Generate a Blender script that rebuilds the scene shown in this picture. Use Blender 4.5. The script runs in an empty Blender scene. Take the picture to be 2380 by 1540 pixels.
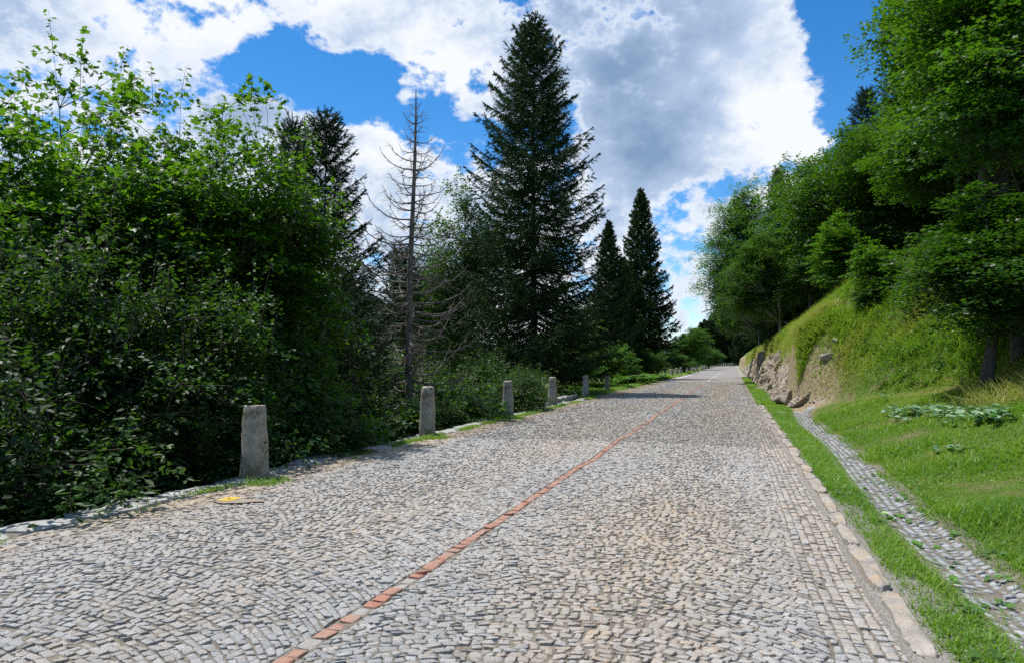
import bpy, math, random
import numpy as np
from mathutils import Vector

# ------------------------------------------------------------------ camera
S = bpy.context.scene
TH = math.atan(515.0 / 1700.0)          # the road runs along +Y, the camera is turned to its left
CT, ST = math.cos(TH), math.sin(TH)
EYE = 1.6
cam_d = bpy.data.cameras.new('camera'); cam = bpy.data.objects.new('camera', cam_d)
S.collection.objects.link(cam); S.camera = cam
cam.location = (0, 0, EYE); cam.rotation_euler = (math.pi / 2, 0, TH)
cam_d.sensor_width = 36; cam_d.lens = 36 * 1700 / 2380.0; cam_d.shift_y = 75 / 2380.0
cam_d.clip_start = 0.1; cam_d.clip_end = 12000

def W(px, Z):
    xc = (px - 1190) / 1700.0 * Z
    return (-Z * ST + xc * CT, Z * CT + xc * ST)
def zpx(py, Z): return EYE - (py - 845) / 1700.0 * Z
FWD = np.array([-ST, CT, 0.0]); RGT = np.array([CT, ST, 0.0]); UP = np.array([0, 0, 1.0])
def dirpx(px, py):
    d = FWD + RGT * (px - 1190) / 1700.0 + UP * (845 - py) / 1700.0
    return d / np.linalg.norm(d)

# ------------------------------------------------------------------ sun
ELEV = math.radians(68); FWANG = math.radians(66)      # sun: left of the view, a little ahead
sd = (FWD * math.cos(FWANG) - RGT * math.sin(FWANG)) * math.cos(ELEV) + UP * math.sin(ELEV)
sun_d = bpy.data.lights.new('sun', 'SUN'); sun = bpy.data.objects.new('sun', sun_d)
S.collection.objects.link(sun)
sun_d.energy = 4.9; sun_d.angle = math.radians(0.5); sun_d.color = (1.0, 0.96, 0.9)
sun.rotation_euler = Vector(sd).to_track_quat('Z', 'Y').to_euler()
sun.location = (-20, 10, 60)

# ------------------------------------------------------------------ view
S.view_settings.view_transform = 'Standard'; S.view_settings.look = 'None'
S.view_settings.exposure = 0.1; S.view_settings.gamma = 1.0
S.cycles.use_denoising = False
S.cycles.max_bounces = 6; S.cycles.diffuse_bounces = 3; S.cycles.glossy_bounces = 2
S.cycles.transmission_bounces = 4; S.cycles.transparent_max_bounces = 4
S.cycles.caustics_reflective = False; S.cycles.caustics_refractive = False

# ------------------------------------------------------------------ world: sky and clouds, by direction
world = bpy.data.worlds.new("World"); S.world = world; world.use_nodes = True
nt = world.node_tree; nt.nodes.clear(); L = nt.links
def N(t, **k):
    n = nt.nodes.new(t)
    for a, b in k.items(): setattr(n, a, b)
    return n
def math_(op, a, b=None, c=None, clamp=False):
    n = N('ShaderNodeMath', operation=op, use_clamp=clamp)
    for i, v in enumerate((a, b, c)):
        if v is None: continue
        if isinstance(v, (int, float)): n.inputs[i].default_value = v
        else: L.new(v, n.inputs[i])
    return n.outputs[0]
out = N('ShaderNodeOutputWorld'); bg = N('ShaderNodeBackground'); L.new(bg.outputs[0], out.inputs[0])
bg.inputs['Strength'].default_value = 0.1
sky = N('ShaderNodeTexSky', sky_type='NISHITA', sun_disc=False)
sky.sun_elevation = ELEV; sky.sun_rotation = math.atan2(sd[0], sd[1])
sky.altitude = 1500; sky.air_density = 1.0; sky.dust_density = 0.3; sky.ozone_density = 2.5
hs = N('ShaderNodeHueSaturation'); L.new(sky.outputs[0], hs.inputs['Color'])
hs.inputs['Saturation'].default_value = 1.36; hs.inputs['Value'].default_value = 1.65
tc = N('ShaderNodeTexCoord'); D = tc.outputs['Generated']
def noise(scale, detail, rough=0.55, vec=D, off=(0, 0, 0), dist=0.0):
    m = N('ShaderNodeMapping'); L.new(vec, m.inputs[0]); m.inputs['Location'].default_value = off
    m.inputs['Scale'].default_value = (1, 1, 1.5)
    n = N('ShaderNodeTexNoise'); L.new(m.outputs[0], n.inputs['Vector'])
    n.inputs['Scale'].default_value = scale; n.inputs['Detail'].default_value = detail
    n.inputs['Roughness'].default_value = rough; n.inputs['Distortion'].default_value = dist
    return n
nbig = noise(3.2, 9, 0.62, dist=0.25).outputs[0]
nmid = noise(8.5, 9, 0.62, off=(3, 1, 7)).outputs[0]
nfine = noise(26, 7, 0.6, off=(9, 4, 2)).outputs[0]
nshade = noise(5.5, 8, 0.6, off=(1.2, 5, 3), dist=0.15).outputs[0]
def blobs(lst):
    tot = None
    for px, py, r, a in lst:
        d = dirpx(px, py)
        n = N('ShaderNodeVectorMath', operation='DISTANCE'); L.new(D, n.inputs[0]); n.inputs[1].default_value = tuple(d)
        m = N('ShaderNodeMapRange', interpolation_type='SMOOTHSTEP', clamp=True); L.new(n.outputs['Value'], m.inputs[0])
        m.inputs[1].default_value = 0; m.inputs[2].default_value = r / 1700.0; m.inputs[3].default_value = a; m.inputs[4].default_value = 0
        tot = m.outputs[0] if tot is None else math_('ADD', tot, m.outputs[0])
    return tot
# (px, py, radius in px, weight); the clear gaps and the extra cloud knots inside them
gaps = blobs([(345, 5, 50, .5), (450, 45, 70, .5), (590, 165, 115, 1.0), (680, 155, 130, 1.0), (780, 190, 145, 1.0), (880, 175, 110, .8),
              (880, 240, 80, .6), (985, 262, 95, .8), (1070, 310, 80, .8), (640, 80, 60, .3), (530, 130, 60, .4), (760, 235, 70, .4),
              (1120, 200, 45, .6), (1990, 40, 190, 1.1), (2060, 180, 210, 1.2), (1970, 130, 100, .8), (2010, 320, 120, .9), (1910, 20, 55, .5),
              (1665, 450, 60, .7), (1725, 425, 60, .7), (1610, 745, 65, .6), (1680, 760, 80, .5), (1540, 770, 70, .5),
              (870, 600, 70, .7), (870, 680, 90, .4), (560, 600, 240, .4), (1000, 620, 80, .4), (1350, 690, 60, .5), (150, 1000, 900, .3),
              (2330, 150, 330, .9),
              (520, 95, 55, -.9), (590, 60, 45, -.5), (945, 235, 30, -.6), (1995, 95, 34, -.55), (1915, 125, 22, -.4), (670, 212, 26, -.5),
              (1850, 250, 120, -.8), (1500, 250, 300, -.5), (250, 130, 200, -.3), (870, 330, 90, -.4), (740, 30, 120, -.4), (1060, 180, 110, -.3)])
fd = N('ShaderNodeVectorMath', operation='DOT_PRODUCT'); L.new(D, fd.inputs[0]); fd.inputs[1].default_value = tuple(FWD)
fill_cut = N('ShaderNodeMapRange', interpolation_type='SMOOTHSTEP', clamp=True); L.new(fd.outputs['Value'], fill_cut.inputs[0])
for i_, v_ in enumerate((.15, .68, .62, 0.0)): fill_cut.inputs[i_ + 1].default_value = v_      # unseen cloud overhead and behind thinned to dim fill light, deepen shadows
cov = math_('SUBTRACT', math_('SUBTRACT', 0.62, gaps), fill_cut.outputs[0])
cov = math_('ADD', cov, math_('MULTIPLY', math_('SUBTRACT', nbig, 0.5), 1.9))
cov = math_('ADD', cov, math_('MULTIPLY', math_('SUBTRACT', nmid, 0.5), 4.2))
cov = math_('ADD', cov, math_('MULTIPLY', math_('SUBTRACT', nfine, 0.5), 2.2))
def mrange(v, a, b, c=0.0, d=1.0, it='SMOOTHSTEP'):
    m = N('ShaderNodeMapRange', interpolation_type=it, clamp=True); L.new(v, m.inputs[0])
    for i, x in enumerate((a, b, c, d)): m.inputs[i + 1].default_value = x
    return m.outputs[0]
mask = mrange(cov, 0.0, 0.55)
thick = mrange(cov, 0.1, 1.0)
greyb = blobs([(1330, 60, 260, .55), (1420, 220, 360, .95), (1560, 180, 230, .4), (1560, 350, 180, .55), (1700, 380, 110, .8), (1460, 330, 200, .6), (90, 50, 170, .75), (30, 150, 150, .3),
               (700, 10, 110, .35), (1650, 60, 180, .6), (1620, 620, 90, .4), (1640, 330, 120, .4), (420, 190, 90, .35), (260, 190, 120, .25), (1100, 60, 120, .3),
               (1450, 480, 100, .45), (900, 440, 120, .2),
               (1760, 230, 160, -.7), (1620, 290, 90, -.3), (1050, 150, 150, -.5), (880, 350, 130, -.4), (330, 90, 130, -.4), (1620, 540, 90, -.3), (1650, 130, 60, -.4)])
shade = math_('ADD', math_('MULTIPLY', greyb, 0.46), math_('MULTIPLY', math_('SUBTRACT', nshade, 0.46), 2.5))
shade = math_('ADD', shade, math_('MULTIPLY', math_('SUBTRACT', nmid, 0.5), 2.3))
shade = math_('ADD', shade, math_('MULTIPLY', math_('SUBTRACT', nfine, 0.5), 0.6))
shade = math_('MULTIPLY', shade, thick)
shade = math_('MULTIPLY', math_('ADD', shade, 0.13), 0.62, clamp=True)
cr = N('ShaderNodeValToRGB'); L.new(shade, cr.inputs[0])
e = cr.color_ramp.elements; e[0].position = 0.0; e[0].color = (8.8, 9.15, 9.7, 1)
e[1].position = 1.0; e[1].color = (2.2, 3.35, 5.2, 1)
e2 = cr.color_ramp.elements.new(0.16); e2.color = (7.3, 8.0, 9.1, 1)
e3 = cr.color_ramp.elements.new(0.42); e3.color = (4.5, 5.7, 7.7, 1)
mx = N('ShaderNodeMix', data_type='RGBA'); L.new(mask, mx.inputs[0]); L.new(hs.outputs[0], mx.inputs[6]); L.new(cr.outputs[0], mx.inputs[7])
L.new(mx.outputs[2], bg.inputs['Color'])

# ------------------------------------------------------------------ helpers
C = S.collection
def setp(o, label=None, cat=None, group=None, kind=None):
    if label: o['label'] = label
    if cat: o['category'] = cat
    if group: o['group'] = group
    if kind: o['kind'] = kind
    return o
def mesh_np(name, V, F, attrs=None, smooth=False, mat=None, matidx=None):
    """V (n,3); F list of (m,k) int arrays"""
    me = bpy.data.meshes.new(name)
    V = np.asarray(V, dtype=np.float32)
    if not isinstance(F, (list, tuple)): F = [F]
    F = [np.asarray(f, dtype=np.int32) for f in F if len(f)]
    me.vertices.add(len(V)); me.vertices.foreach_set('co', V.ravel())
    nl = sum(f.size for f in F); npoly = sum(len(f) for f in F)
    me.loops.add(nl); me.loops.foreach_set('vertex_index', np.concatenate([f.ravel() for f in F]))
    me.polygons.add(npoly)
    tot = np.concatenate([np.full(len(f), f.shape[1], dtype=np.int32) for f in F])
    st = np.concatenate([[0], np.cumsum(tot)[:-1]]).astype(np.int32)
    me.polygons.foreach_set('loop_start', st); me.polygons.foreach_set('loop_total', tot)
    me.polygons.foreach_set('use_smooth', np.full(npoly, smooth) if np.ndim(smooth) == 0 else smooth)
    me.update(calc_edges=True)
    if attrs:
        for k, a in attrs.items():
            at = me.attributes.new(k, 'FLOAT', 'FACE'); at.data.foreach_set('value', np.asarray(a, dtype=np.float32))
    if mat is not None: me.materials.append(mat)
    return me
def link(name, me, parent=None, loc=(0, 0, 0), rz=0.0, sc=(1, 1, 1)):
    o = bpy.data.objects.new(name, me); C.objects.link(o)
    o.location = loc; o.rotation_euler = (0, 0, rz); o.scale = sc
    if parent is not None: o.parent = parent
    return o
def norm(a): return a / np.maximum(np.linalg.norm(a, axis=-1, keepdims=True), 1e-9)
def tubes(P, R, sides=3):
    """P (n,k,3) paths, R (n,k) radii -> verts, quads"""
    n, k, _ = P.shape
    T = np.gradient(P, axis=1); T = norm(T)
    ref = np.where(np.abs(T[..., 2:3]) > 0.9, np.array([1.0, 0, 0]), np.array([0, 0, 1.0]))
    A = norm(np.cross(T, ref)); B = np.cross(T, A)
    an = np.arange(sides) * 2 * math.pi / sides
    V = P[:, :, None, :] + R[:, :, None, None] * (A[:, :, None, :] * np.cos(an)[None, None, :, None] + B[:, :, None, :] * np.sin(an)[None, None, :, None])
    V = V.reshape(-1, 3)
    i = np.arange(n)[:, None, None] * k * sides; j = np.arange(k - 1)[None, :, None] * sides; s = np.arange(sides)[None, None, :]
    s2 = (s + 1) % sides
    F = np.stack([i + j + s, i + j + s2, i + j + sides + s2, i + j + sides + s], -1).reshape(-1, 4)
    return V, F
class Acc:
    def __init__(s): s.V = []; s.F = []; s.n = 0; s.A = []
    def add(s, V, F, a=None):
        s.V.append(V); s.F.append(F + s.n); s.n += len(V)
        s.A.append(np.zeros(len(F)) if a is None else np.broadcast_to(a, (len(F),)))
    def mesh(s, name, mat, smooth=True, attr='tint'):
        order = sorted(range(len(s.F)), key=lambda i: s.F[i].shape[1])
        groups = {}
        for i in order: groups.setdefault(s.F[i].shape[1], []).append(i)
        F = [np.concatenate([s.F[i] for i in g]) for g in groups.values()]
        A = np.concatenate([np.concatenate([s.A[i] for i in g]) for g in groups.values()])
        return mesh_np(name, np.concatenate(s.V), F, {attr: A}, smooth, mat)
def frames(Y, Nn):
    """Y = length direction, Nn = approx normal -> (n,3,3) rows X,Y,Z"""
    Y = norm(Y); X = norm(np.cross(Y, Nn)); Z = np.cross(X, Y)
    return np.stack([X, Y, Z], 1)
def instance(T, TF, pos, fr, size):
    """template T (k,3), TF (f,m); per instance size (n,) or (n,3)"""
    size = np.asarray(size)
    s = size[:, None, None] if size.ndim == 1 else size[:, None, :]
    V = np.einsum('nki,nij->nkj', T[None] * s, fr) + pos[:, None, :]
    F = TF[None] + (np.arange(len(pos)) * len(T))[:, None, None]
    return V.reshape(-1, 3), F.reshape(-1, TF.shape[1])
def sn(x, y, seed=0, f=1.0):
    """smooth 2D noise in about -1..1"""
    r = np.random.RandomState(seed); t = 0
    for k in range(7):
        a = r.uniform(0, 6.28); w = f * r.uniform(0.6, 1.7); t = t + np.sin(w * (x * math.cos(a) + y * math.sin(a)) + r.uniform(0, 6.28))
    return t / 3.2
def sst(a, b, x):
    t = np.clip((x - a) / (b - a), 0, 1); return t * t * (3 - 2 * t)

# ------------------------------------------------------------------ materials
def new_mat(name):
    m = bpy.data.materials.new(name); m.use_nodes = True; t = m.node_tree; t.nodes.clear(); return m, t
class G:
    """small node helper"""
    def __init__(s, t): s.t = t
    def n(s, ty, **k):
        o = s.t.nodes.new(ty)
        for a, b in k.items(): setattr(o, a, b)
        return o
    def l(s, a, b): s.t.links.new(a, b)
    def m(s, op, a, b=None, clamp=False):
        o = s.n('ShaderNodeMath', operation=op, use_clamp=clamp)
        for i, v in enumerate((a, b)):
            if v is None: continue
            if isinstance(v, (int, float)): o.inputs[i].default_value = v
            else: s.l(v, o.inputs[i])
        return o.outputs[0]
    def mix(s, f, a, b, blend='MIX'):
        o = s.n('ShaderNodeMix', data_type='RGBA', blend_type=blend)
        for i, v in ((0, f), (6, a), (7, b)):
            if isinstance(v, (int, float)): o.inputs[i].default_value = v
            elif isinstance(v, tuple): o.inputs[i].default_value = (*v, 1)
            else: s.l(v, o.inputs[i])
        return o.outputs[2]
    def noise(s, scale, detail=4, rough=0.55, vec=None, dist=0):
        o = s.n('ShaderNodeTexNoise'); o.inputs['Scale'].default_value = scale; o.inputs['Detail'].default_value = detail
        o.inputs['Roughness'].default_value = rough; o.inputs['Distortion'].default_value = dist
        if vec is not None: s.l(vec, o.inputs['Vector'])
        return o.outputs[0]
    def rng(s, v, a, b, c=0.0, d=1.0):
        o = s.n('ShaderNodeMapRange', clamp=True); s.l(v, o.inputs[0])
        for i, x in enumerate((a, b, c, d)): o.inputs[i + 1].default_value = x
        return o.outputs[0]
    def attr(s, name):
        o = s.n('ShaderNodeAttribute'); o.attribute_name = name; return o.outputs['Fac']
    def bump(s, h, strength, dist):
        o = s.n('ShaderNodeBump'); s.l(h, o.inputs['Height']); o.inputs['Strength'].default_value = strength; o.inputs['Distance'].default_value = dist
        return o.outputs[0]
    def pr(s, col, rough=0.8, nrm=None, spec=0.3):
        p = s.n('ShaderNodeBsdfPrincipled')
        if isinstance(col, tuple): p.inputs['Base Color'].default_value = (*col, 1)
        else: s.l(col, p.inputs['Base Color'])
        if isinstance(rough, (int, float)): p.inputs['Roughness'].default_value = rough
        else: s.l(rough, p.inputs['Roughness'])
        p.inputs['Specular IOR Level'].default_value = spec
        if nrm is not None: s.l(nrm, p.inputs['Normal'])
        return p.outputs[0]
    def out(s, sh):
        o = s.n('ShaderNodeOutputMaterial'); s.l(sh, o.inputs[0])
def leaf_mat(name, ca, cb, tr, tf=0.38, rough=0.42, spec=0.45):
    m, t = new_mat(name); g = G(t)
    oi = g.n('ShaderNodeObjectInfo')
    f = g.attr('tint')
    col = g.mix(f, ca, cb)
    var = g.rng(oi.outputs['Random'], 0, 1, 0.75, 1.25)
    hsn = g.n('ShaderNodeHueSaturation'); g.l(col, hsn.inputs['Color']); g.l(var, hsn.inputs['Value'])
    p = g.pr(hsn.outputs[0], rough, None, spec)
    trn = g.n('ShaderNodeBsdfTranslucent')
    h2 = g.n('ShaderNodeHueSaturation'); g.l(g.mix(f, tuple(x * .7 for x in tr), tr), h2.inputs['Color']); g.l(var, h2.inputs['Value'])
    g.l(h2.outputs[0], trn.inputs[0])
    ms = g.n('ShaderNodeMixShader'); ms.inputs[0].default_value = tf; g.l(p, ms.inputs[1]); g.l(trn.outputs[0], ms.inputs[2])
    g.out(ms.outputs[0]); return m
M_maple = leaf_mat('maple_leaf', (0.013, 0.046, 0.006), (0.044, 0.115, 0.010), (0.18, 0.42, 0.012), .37)
M_mapd = leaf_mat('dark_maple_leaf', (0.018, 0.062, 0.005), (0.052, 0.135, 0.010), (0.14, 0.35, 0.010), .33, .5, .35)
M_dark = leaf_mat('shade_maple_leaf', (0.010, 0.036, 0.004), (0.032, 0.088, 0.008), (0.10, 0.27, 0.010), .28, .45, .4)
M_shrub = leaf_mat('shrub_leaf', (0.011, 0.038, 0.007), (0.034, 0.088, 0.013), (0.11, 0.27, 0.014), .28, .5, .36)
M_birch = leaf_mat('birch_leaf', (0.030, 0.095, 0.012), (0.065, 0.16, 0.020), (0.16, 0.36, 0.02), .34, .6, .25)
M_needle = leaf_mat('spruce_needle', (0.008, 0.024, 0.006), (0.028, 0.062, 0.012), (0.03, 0.08, 0.01), .12, .7, .15)
M_fern = leaf_mat('fern_leaf', (0.05, 0.16, 0.015), (0.10, 0.24, 0.03), (0.2, 0.42, 0.03), .35)
M_butter = leaf_mat('butterbur_leaf', (0.12, 0.22, 0.10), (0.22, 0.34, 0.19), (0.14, 0.35, 0.04), .2, .4, .5)
M_pale = leaf_mat('pale_weed_leaf', (0.08, 0.20, 0.03), (0.13, 0.27, 0.04), (0.2, 0.4, 0.04), .3)

def grass_mat():
    m, t = new_mat('grass_blade'); g = G(t)
    f = g.attr('tint')
    r = g.n('ShaderNodeValToRGB'); g.l(f, r.inputs[0])
    el = r.color_ramp.elements; el[0].position = 0; el[0].color = (0.055, 0.17, 0.010, 1); el[1].position = 1; el[1].color = (0.46, 0.34, 0.14, 1)
    a = el.new(.45); a.color = (0.17, 0.33, 0.018, 1); a = el.new(.7); a.color = (0.29, 0.34, 0.045, 1)
    p = g.pr(r.outputs[0], .45, None, .4)
    tr = g.n('ShaderNodeBsdfTranslucent'); g.l(g.mix(.5, r.outputs[0], (0.25, 0.45, 0.02)), tr.inputs[0])
    ms = g.n('ShaderNodeMixShader'); ms.inputs[0].default_value = .45; g.l(p, ms.inputs[1]); g.l(tr.outputs[0], ms.inputs[2]); g.out(ms.outputs[0]); return m
M_grass = grass_mat()

def bark_mat(name, a, b, sc=14):
    m, t = new_mat(name); g = G(t); tcn = g.n('ShaderNodeTexCoord')
    mp = g.n('ShaderNodeMapping'); g.l(tcn.outputs['Object'], mp.inputs[0]); mp.inputs['Scale'].default_value = (1, 1, .35)
    n1 = g.noise(sc, 6, .65, mp.outputs[0], .4); c = g.mix(g.rng(n1, .35, .68), a, b)
    g.out(g.pr(c, .9, g.bump(n1, .8, .02), .15)); return m
M_bark = bark_mat('bark', (0.05, 0.042, 0.035), (0.14, 0.12, 0.10))
M_barks = bark_mat('spruce_bark', (0.05, 0.042, 0.036), (0.16, 0.13, 0.11), 20)
M_dead = bark_mat('dead_bark', (0.10, 0.085, 0.075), (0.27, 0.24, 0.21), 10)
M_birchbark = bark_mat('birch_bark', (0.18, 0.17, 0.15), (0.5, 0.48, 0.44), 8)

def stone_mat():
    m, t = new_mat('cobble_granite'); g = G(t); tcn = g.n('ShaderNodeTexCoord'); O = tcn.outputs['Object']
    tint = g.attr('tint'); warm = g.attr('warm')
    base = g.mix(tint, (0.315, 0.315, 0.305), (0.485, 0.475, 0.45))
    n2 = g.noise(24, 5, .7, O); n3 = g.noise(150, 3, .7, O); n1 = g.noise(5, 4, .6, O)
    wf = g.m('MULTIPLY', g.rng(n2, .42, .66), g.m('ADD', g.m('MULTIPLY', warm, 1.25), .05), True)
    wc = g.mix(g.rng(n1, .4, .6), (0.50, 0.37, 0.20), (0.50, 0.27, 0.12))
    c = g.mix(g.m('MULTIPLY', warm, .46), base, (0.48, 0.385, 0.25))
    c = g.mix(g.m('MULTIPLY', wf, .75), c, wc)
    sp = g.rng(n3, .34, .66, .55, 1.45)
    cm = g.n('ShaderNodeCombineColor'); [g.l(sp, cm.inputs[i]) for i in range(3)]
    c = g.mix(1.0, c, cm.outputs[0], 'MULTIPLY')
    h = g.m('ADD', g.m('MULTIPLY', n2, .7), g.m('MULTIPLY', n3, .4))
    g.out(g.pr(c, .62, g.bump(h, 1.0, .02), .4)); return m
M_cob = stone_mat()
def orange_mat():
    m, t = new_mat('orange_paint_on_stone'); g = G(t); tcn = g.n('ShaderNodeTexCoord'); O = tcn.outputs['Object']
    n = g.noise(45, 5, .75, O); n2 = g.noise(3, 3, .6, O)
    c = g.mix(g.rng(n, .35, .7), (0.37, 0.125, 0.072), (0.42, 0.22, 0.15)); c = g.mix(g.rng(n2, .35, .6, 0, .9), c, (0.38, .25, .19))
    n3 = g.noise(140, 3, .7, O); sp = g.rng(n3, .34, .66, .65, 1.35); cm = g.n('ShaderNodeCombineColor'); [g.l(sp, cm.inputs[i]) for i in range(3)]; c = g.mix(1.0, c, cm.outputs[0], 'MULTIPLY')
    g.out(g.pr(c, .7, g.bump(n, .8, .01), .3)); return m
M_orange = orange_mat()
def simple_stone(name, a, b, sc, c3=None, speck=90, bd=.01, f3=(.55, .7)):
    m, t = new_mat(name); g = G(t); tcn = g.n('ShaderNodeTexCoord'); O = tcn.outputs['Object']
    n1 = g.noise(sc, 6, .65, O); n2 = g.noise(speck, 3, .7, O)
    c = g.mix(g.rng(n1, .35, .65), a, b)
    if c3: c = g.mix(g.rng(g.noise(sc * .45, 5, .65, O), *f3), c, c3)
    sp = g.rng(n2, .3, .7, .6, 1.35); cm = g.n('ShaderNodeCombineColor'); [g.l(sp, cm.inputs[i]) for i in range(3)]
    c = g.mix(1.0, c, cm.outputs[0], 'MULTIPLY')
    h = g.m('ADD', n1, g.m('MULTIPLY', n2, .35))
    g.out(g.pr(c, .8, g.bump(h, .8, bd), .3)); return m
M_kerbL = simple_stone('edge_slab_granite', (0.30, 0.295, 0.285), (0.46, 0.45, 0.43), 6, (0.20, .19, .16))
M_kerbR = simple_stone('kerb_granite', (0.25, 0.225, 0.19), (0.40, 0.36, 0.30), 7, (0.44, 0.30, 0.18), 110, .01, (.5, .72))
M_gut = simple_stone('gutter_stone', (0.24, 0.25, 0.255), (0.40, 0.40, 0.39), 9, (0.24, .17, .10), 90, .01, (.6, .75))
M_boll = simple_stone('bollard_granite', (0.28, 0.26, 0.21), (0.43, 0.40, 0.34), 6, (0.17, 0.15, 0.10), 70, .02, (.5, .6))
M_rock = simple_stone('rock', (0.13, 0.10, 0.07), (0.46, 0.39, 0.30), 3.0, (0.32, 0.20, 0.10), 40, .06)
M_rock2 = simple_stone('pale_rock', (0.20, 0.175, 0.14), (0.36, 0.33, 0.28), 3, (0.24, 0.2, 0.13), 40, .05)
M_rockb = simple_stone('brown_rock', (0.13, 0.10, 0.075), (0.38, 0.32, 0.26), 3.5, (0.07, 0.055, 0.045), 30, .05)
M_bed = simple_stone('joint_sand', (0.12, 0.105, 0.08), (0.23, 0.20, 0.155), 12)
M_asph = simple_stone('asphalt', (0.215, 0.20, 0.185), (0.27, 0.25, 0.23), .5, (0.30, .235, .175), 60, .004)
M_white = simple_stone('white_road_paint', (0.7, 0.7, 0.68), (0.8, 0.8, 0.78), 6)
M_patch = simple_stone('brown_sealing', (0.27, 0.215, 0.165), (0.36, 0.30, 0.235), 14)
M_yel = simple_stone('yellow_paint', (0.62, 0.40, 0.035), (0.70, 0.48, 0.06), 30)
M_blk = simple_stone('dark_paint', (0.12, 0.08, 0.02), (0.16, 0.11, 0.03), 8)
M_steel = simple_stone('galvanised_steel', (0.20, 0.21, 0.22), (0.3, 0.31, 0.32), 3)

def ground_mat():
    m, t = new_mat('soil_and_turf'); g = G(t); geo = g.n('ShaderNodeNewGeometry'); P = geo.outputs['Position']
    n1 = g.noise(.8, 6, .65, P); n2 = g.noise(9, 5, .7, P); n3 = g.noise(60, 3, .7, P)
    c = g.mix(g.rng(n2, .35, .65), (0.06, 0.12, 0.014), (0.13, 0.18, 0.035))
    c = g.mix(g.rng(n1, .52, .62), c, (0.20, 0.16, 0.09))
    sy0 = g.n('ShaderNodeSeparateXYZ'); g.l(P, sy0.inputs[0])
    nose = g.m('MULTIPLY', g.rng(sy0.outputs[0], 3.9, 3.2), g.m('MULTIPLY', g.rng(sy0.outputs[0], 1.9, 2.0), g.rng(sy0.outputs[1], 25.5, 27)))
    c = g.mix(nose, c, g.mix(g.rng(n2, .4, .6), (0.24, .18, .10), (0.36, .29, .19)))
    # gravelly strip beside the kerb
    sx = g.n('ShaderNodeSeparateXYZ'); g.l(P, sx.inputs[0]); X = sx.outputs[0]
    st = g.m('MULTIPLY', g.rng(X, .6, .8), g.rng(X, 1.75, 1.45))
    gr = g.mix(g.rng(n3, .35, .65), (0.20, 0.175, 0.14), (0.42, 0.40, 0.36))
    c = g.mix(g.m('MULTIPLY', st, g.m('ADD', g.rng(n2, .3, .5), g.rng(X, 1.12, 1.02), True)), c, gr)
    g.out(g.pr(c, .95, g.bump(g.m('ADD', n2, n3), .9, .03), .1)); return m
M_ground = ground_mat()
def hill_mat(name, a, b, sc):
    m, t = new_mat(name); g = G(t); geo = g.n('ShaderNodeNewGeometry'); P = geo.outputs['Position']
    n1 = g.noise(sc, 8, .7, P); n2 = g.noise(sc * 8, 5, .7, P)
    g.out(g.pr(g.mix(g.rng(n1, .4, .6), a, b), .95, g.bump(n2, 1, 8), .05)); return m
M_mtn = hill_mat('mountain_forest', (0.025, 0.055, 0.03), (0.12, 0.13, 0.12), .004)

# ------------------------------------------------------------------ terrain
def rz(Y): return 0.75 * np.clip((Y - 120) / 160.0, 0, 1.6) ** 1.3
YT_X = [2.2, 2.6, 3.3, 4.4, 6.5, 9, 14, 30]; YT_Y = [29.5, 28.2, 26.2, 22.5, 18.8, 16.2, 14, 12]
def base_r(x):       # right of the road, no mound
    z = np.interp(x, [.9, .98, 1.3, 1.55, 1.72, 2.05, 2.2, 3.0, 6, 12, 30], [-.02, .02, .01, -.03, -.06, -.06, -.03, .24, 1.30, 3.0, 12])
    return z
def gut_c(Y): return 1.80 + .06 * np.sin(Y * .5) + .016 * np.clip(Y - 6, 0, None)
def side_prof(x, Y):
    toe = 1.95 + .12 * np.sin(Y * .35) + .1 * np.sin(Y * .9 + 1)
    xs = x - toe
    c = sst(0, .8, xs) * 2.6
    z = c + np.clip(xs - .4, 0, None) * .82
    z = np.where(z > 5.6, 5.6 + (z - 5.6) * .34, z)
    return z - .02
def ground(x, Y):
    x = np.asarray(x, float); Y = np.asarray(Y, float)
    r = rz(Y)
    b = base_r(x)
    ug = (x - gut_c(Y)) / .3; b = np.where((np.abs(ug) < 1.12) & (Y < 27.6), -.105 + .045 * ug ** 2, np.where((x < 2.4) & (Y > 5), np.maximum(b, -.035), b))
    yt = np.interp(x, YT_X, YT_Y)
    fs = np.interp(x, [2.2, 3.2, 4.2, 6, 14], [1.5, .75, .40, .31, .29])
    front = b + fs * np.clip(Y - yt, 0, None) - .05
    side = np.maximum(side_prof(x, Y), np.where(x < 2.4, -.02, -9))
    hill = np.minimum(side, front)
    right = np.where(Y > yt, np.maximum(np.minimum(b, 1.0), hill), b)
    right = np.where((Y > 26) & (x < 1.9), np.interp(x, [.9, 1.0, 1.9], [-.02, .02, .03]), right)
    right = right + np.where(x > 2.3, .07 * sn(x, Y, 3, 1.3) * sst(2.3, 3.5, x) + .16 * sn(x, Y, 4, 1.1) * sst(0, 2.5, Y - yt), 0)
    # left drop, and a grassy verge from about 34 m on
    d = -6.95 - x
    drop = -.12 - 1.3 * sst(0, .9, d) - .42 * np.clip(d - .6, 0, None)
    verge = .02 - .45 * np.clip(d - 4.2, 0, None) - .03 * sst(0, 1, d)
    w = sst(32.5, 36.5, Y)
    left = np.maximum(drop * (1 - w) + verge * w, -9 + sn(x, Y, 5, .12)) + .05 * sn(x, Y, 8, 1.1) * sst(.4, 1.5, d)
    z = np.where(x > .9, right, np.where(x < -6.75, left, -.13))
    return z + r
xs = np.unique(np.concatenate([-np.geomspace(14, 6000, 34), np.arange(-14, -6.9, .35), [-6.94, -6.76], np.arange(-6.5, .9, 1.0), [.89, .91],
                               np.arange(1.0, 12.01, .16), np.arange(12.5, 30, .8), np.geomspace(31, 6000, 26)]))
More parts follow.
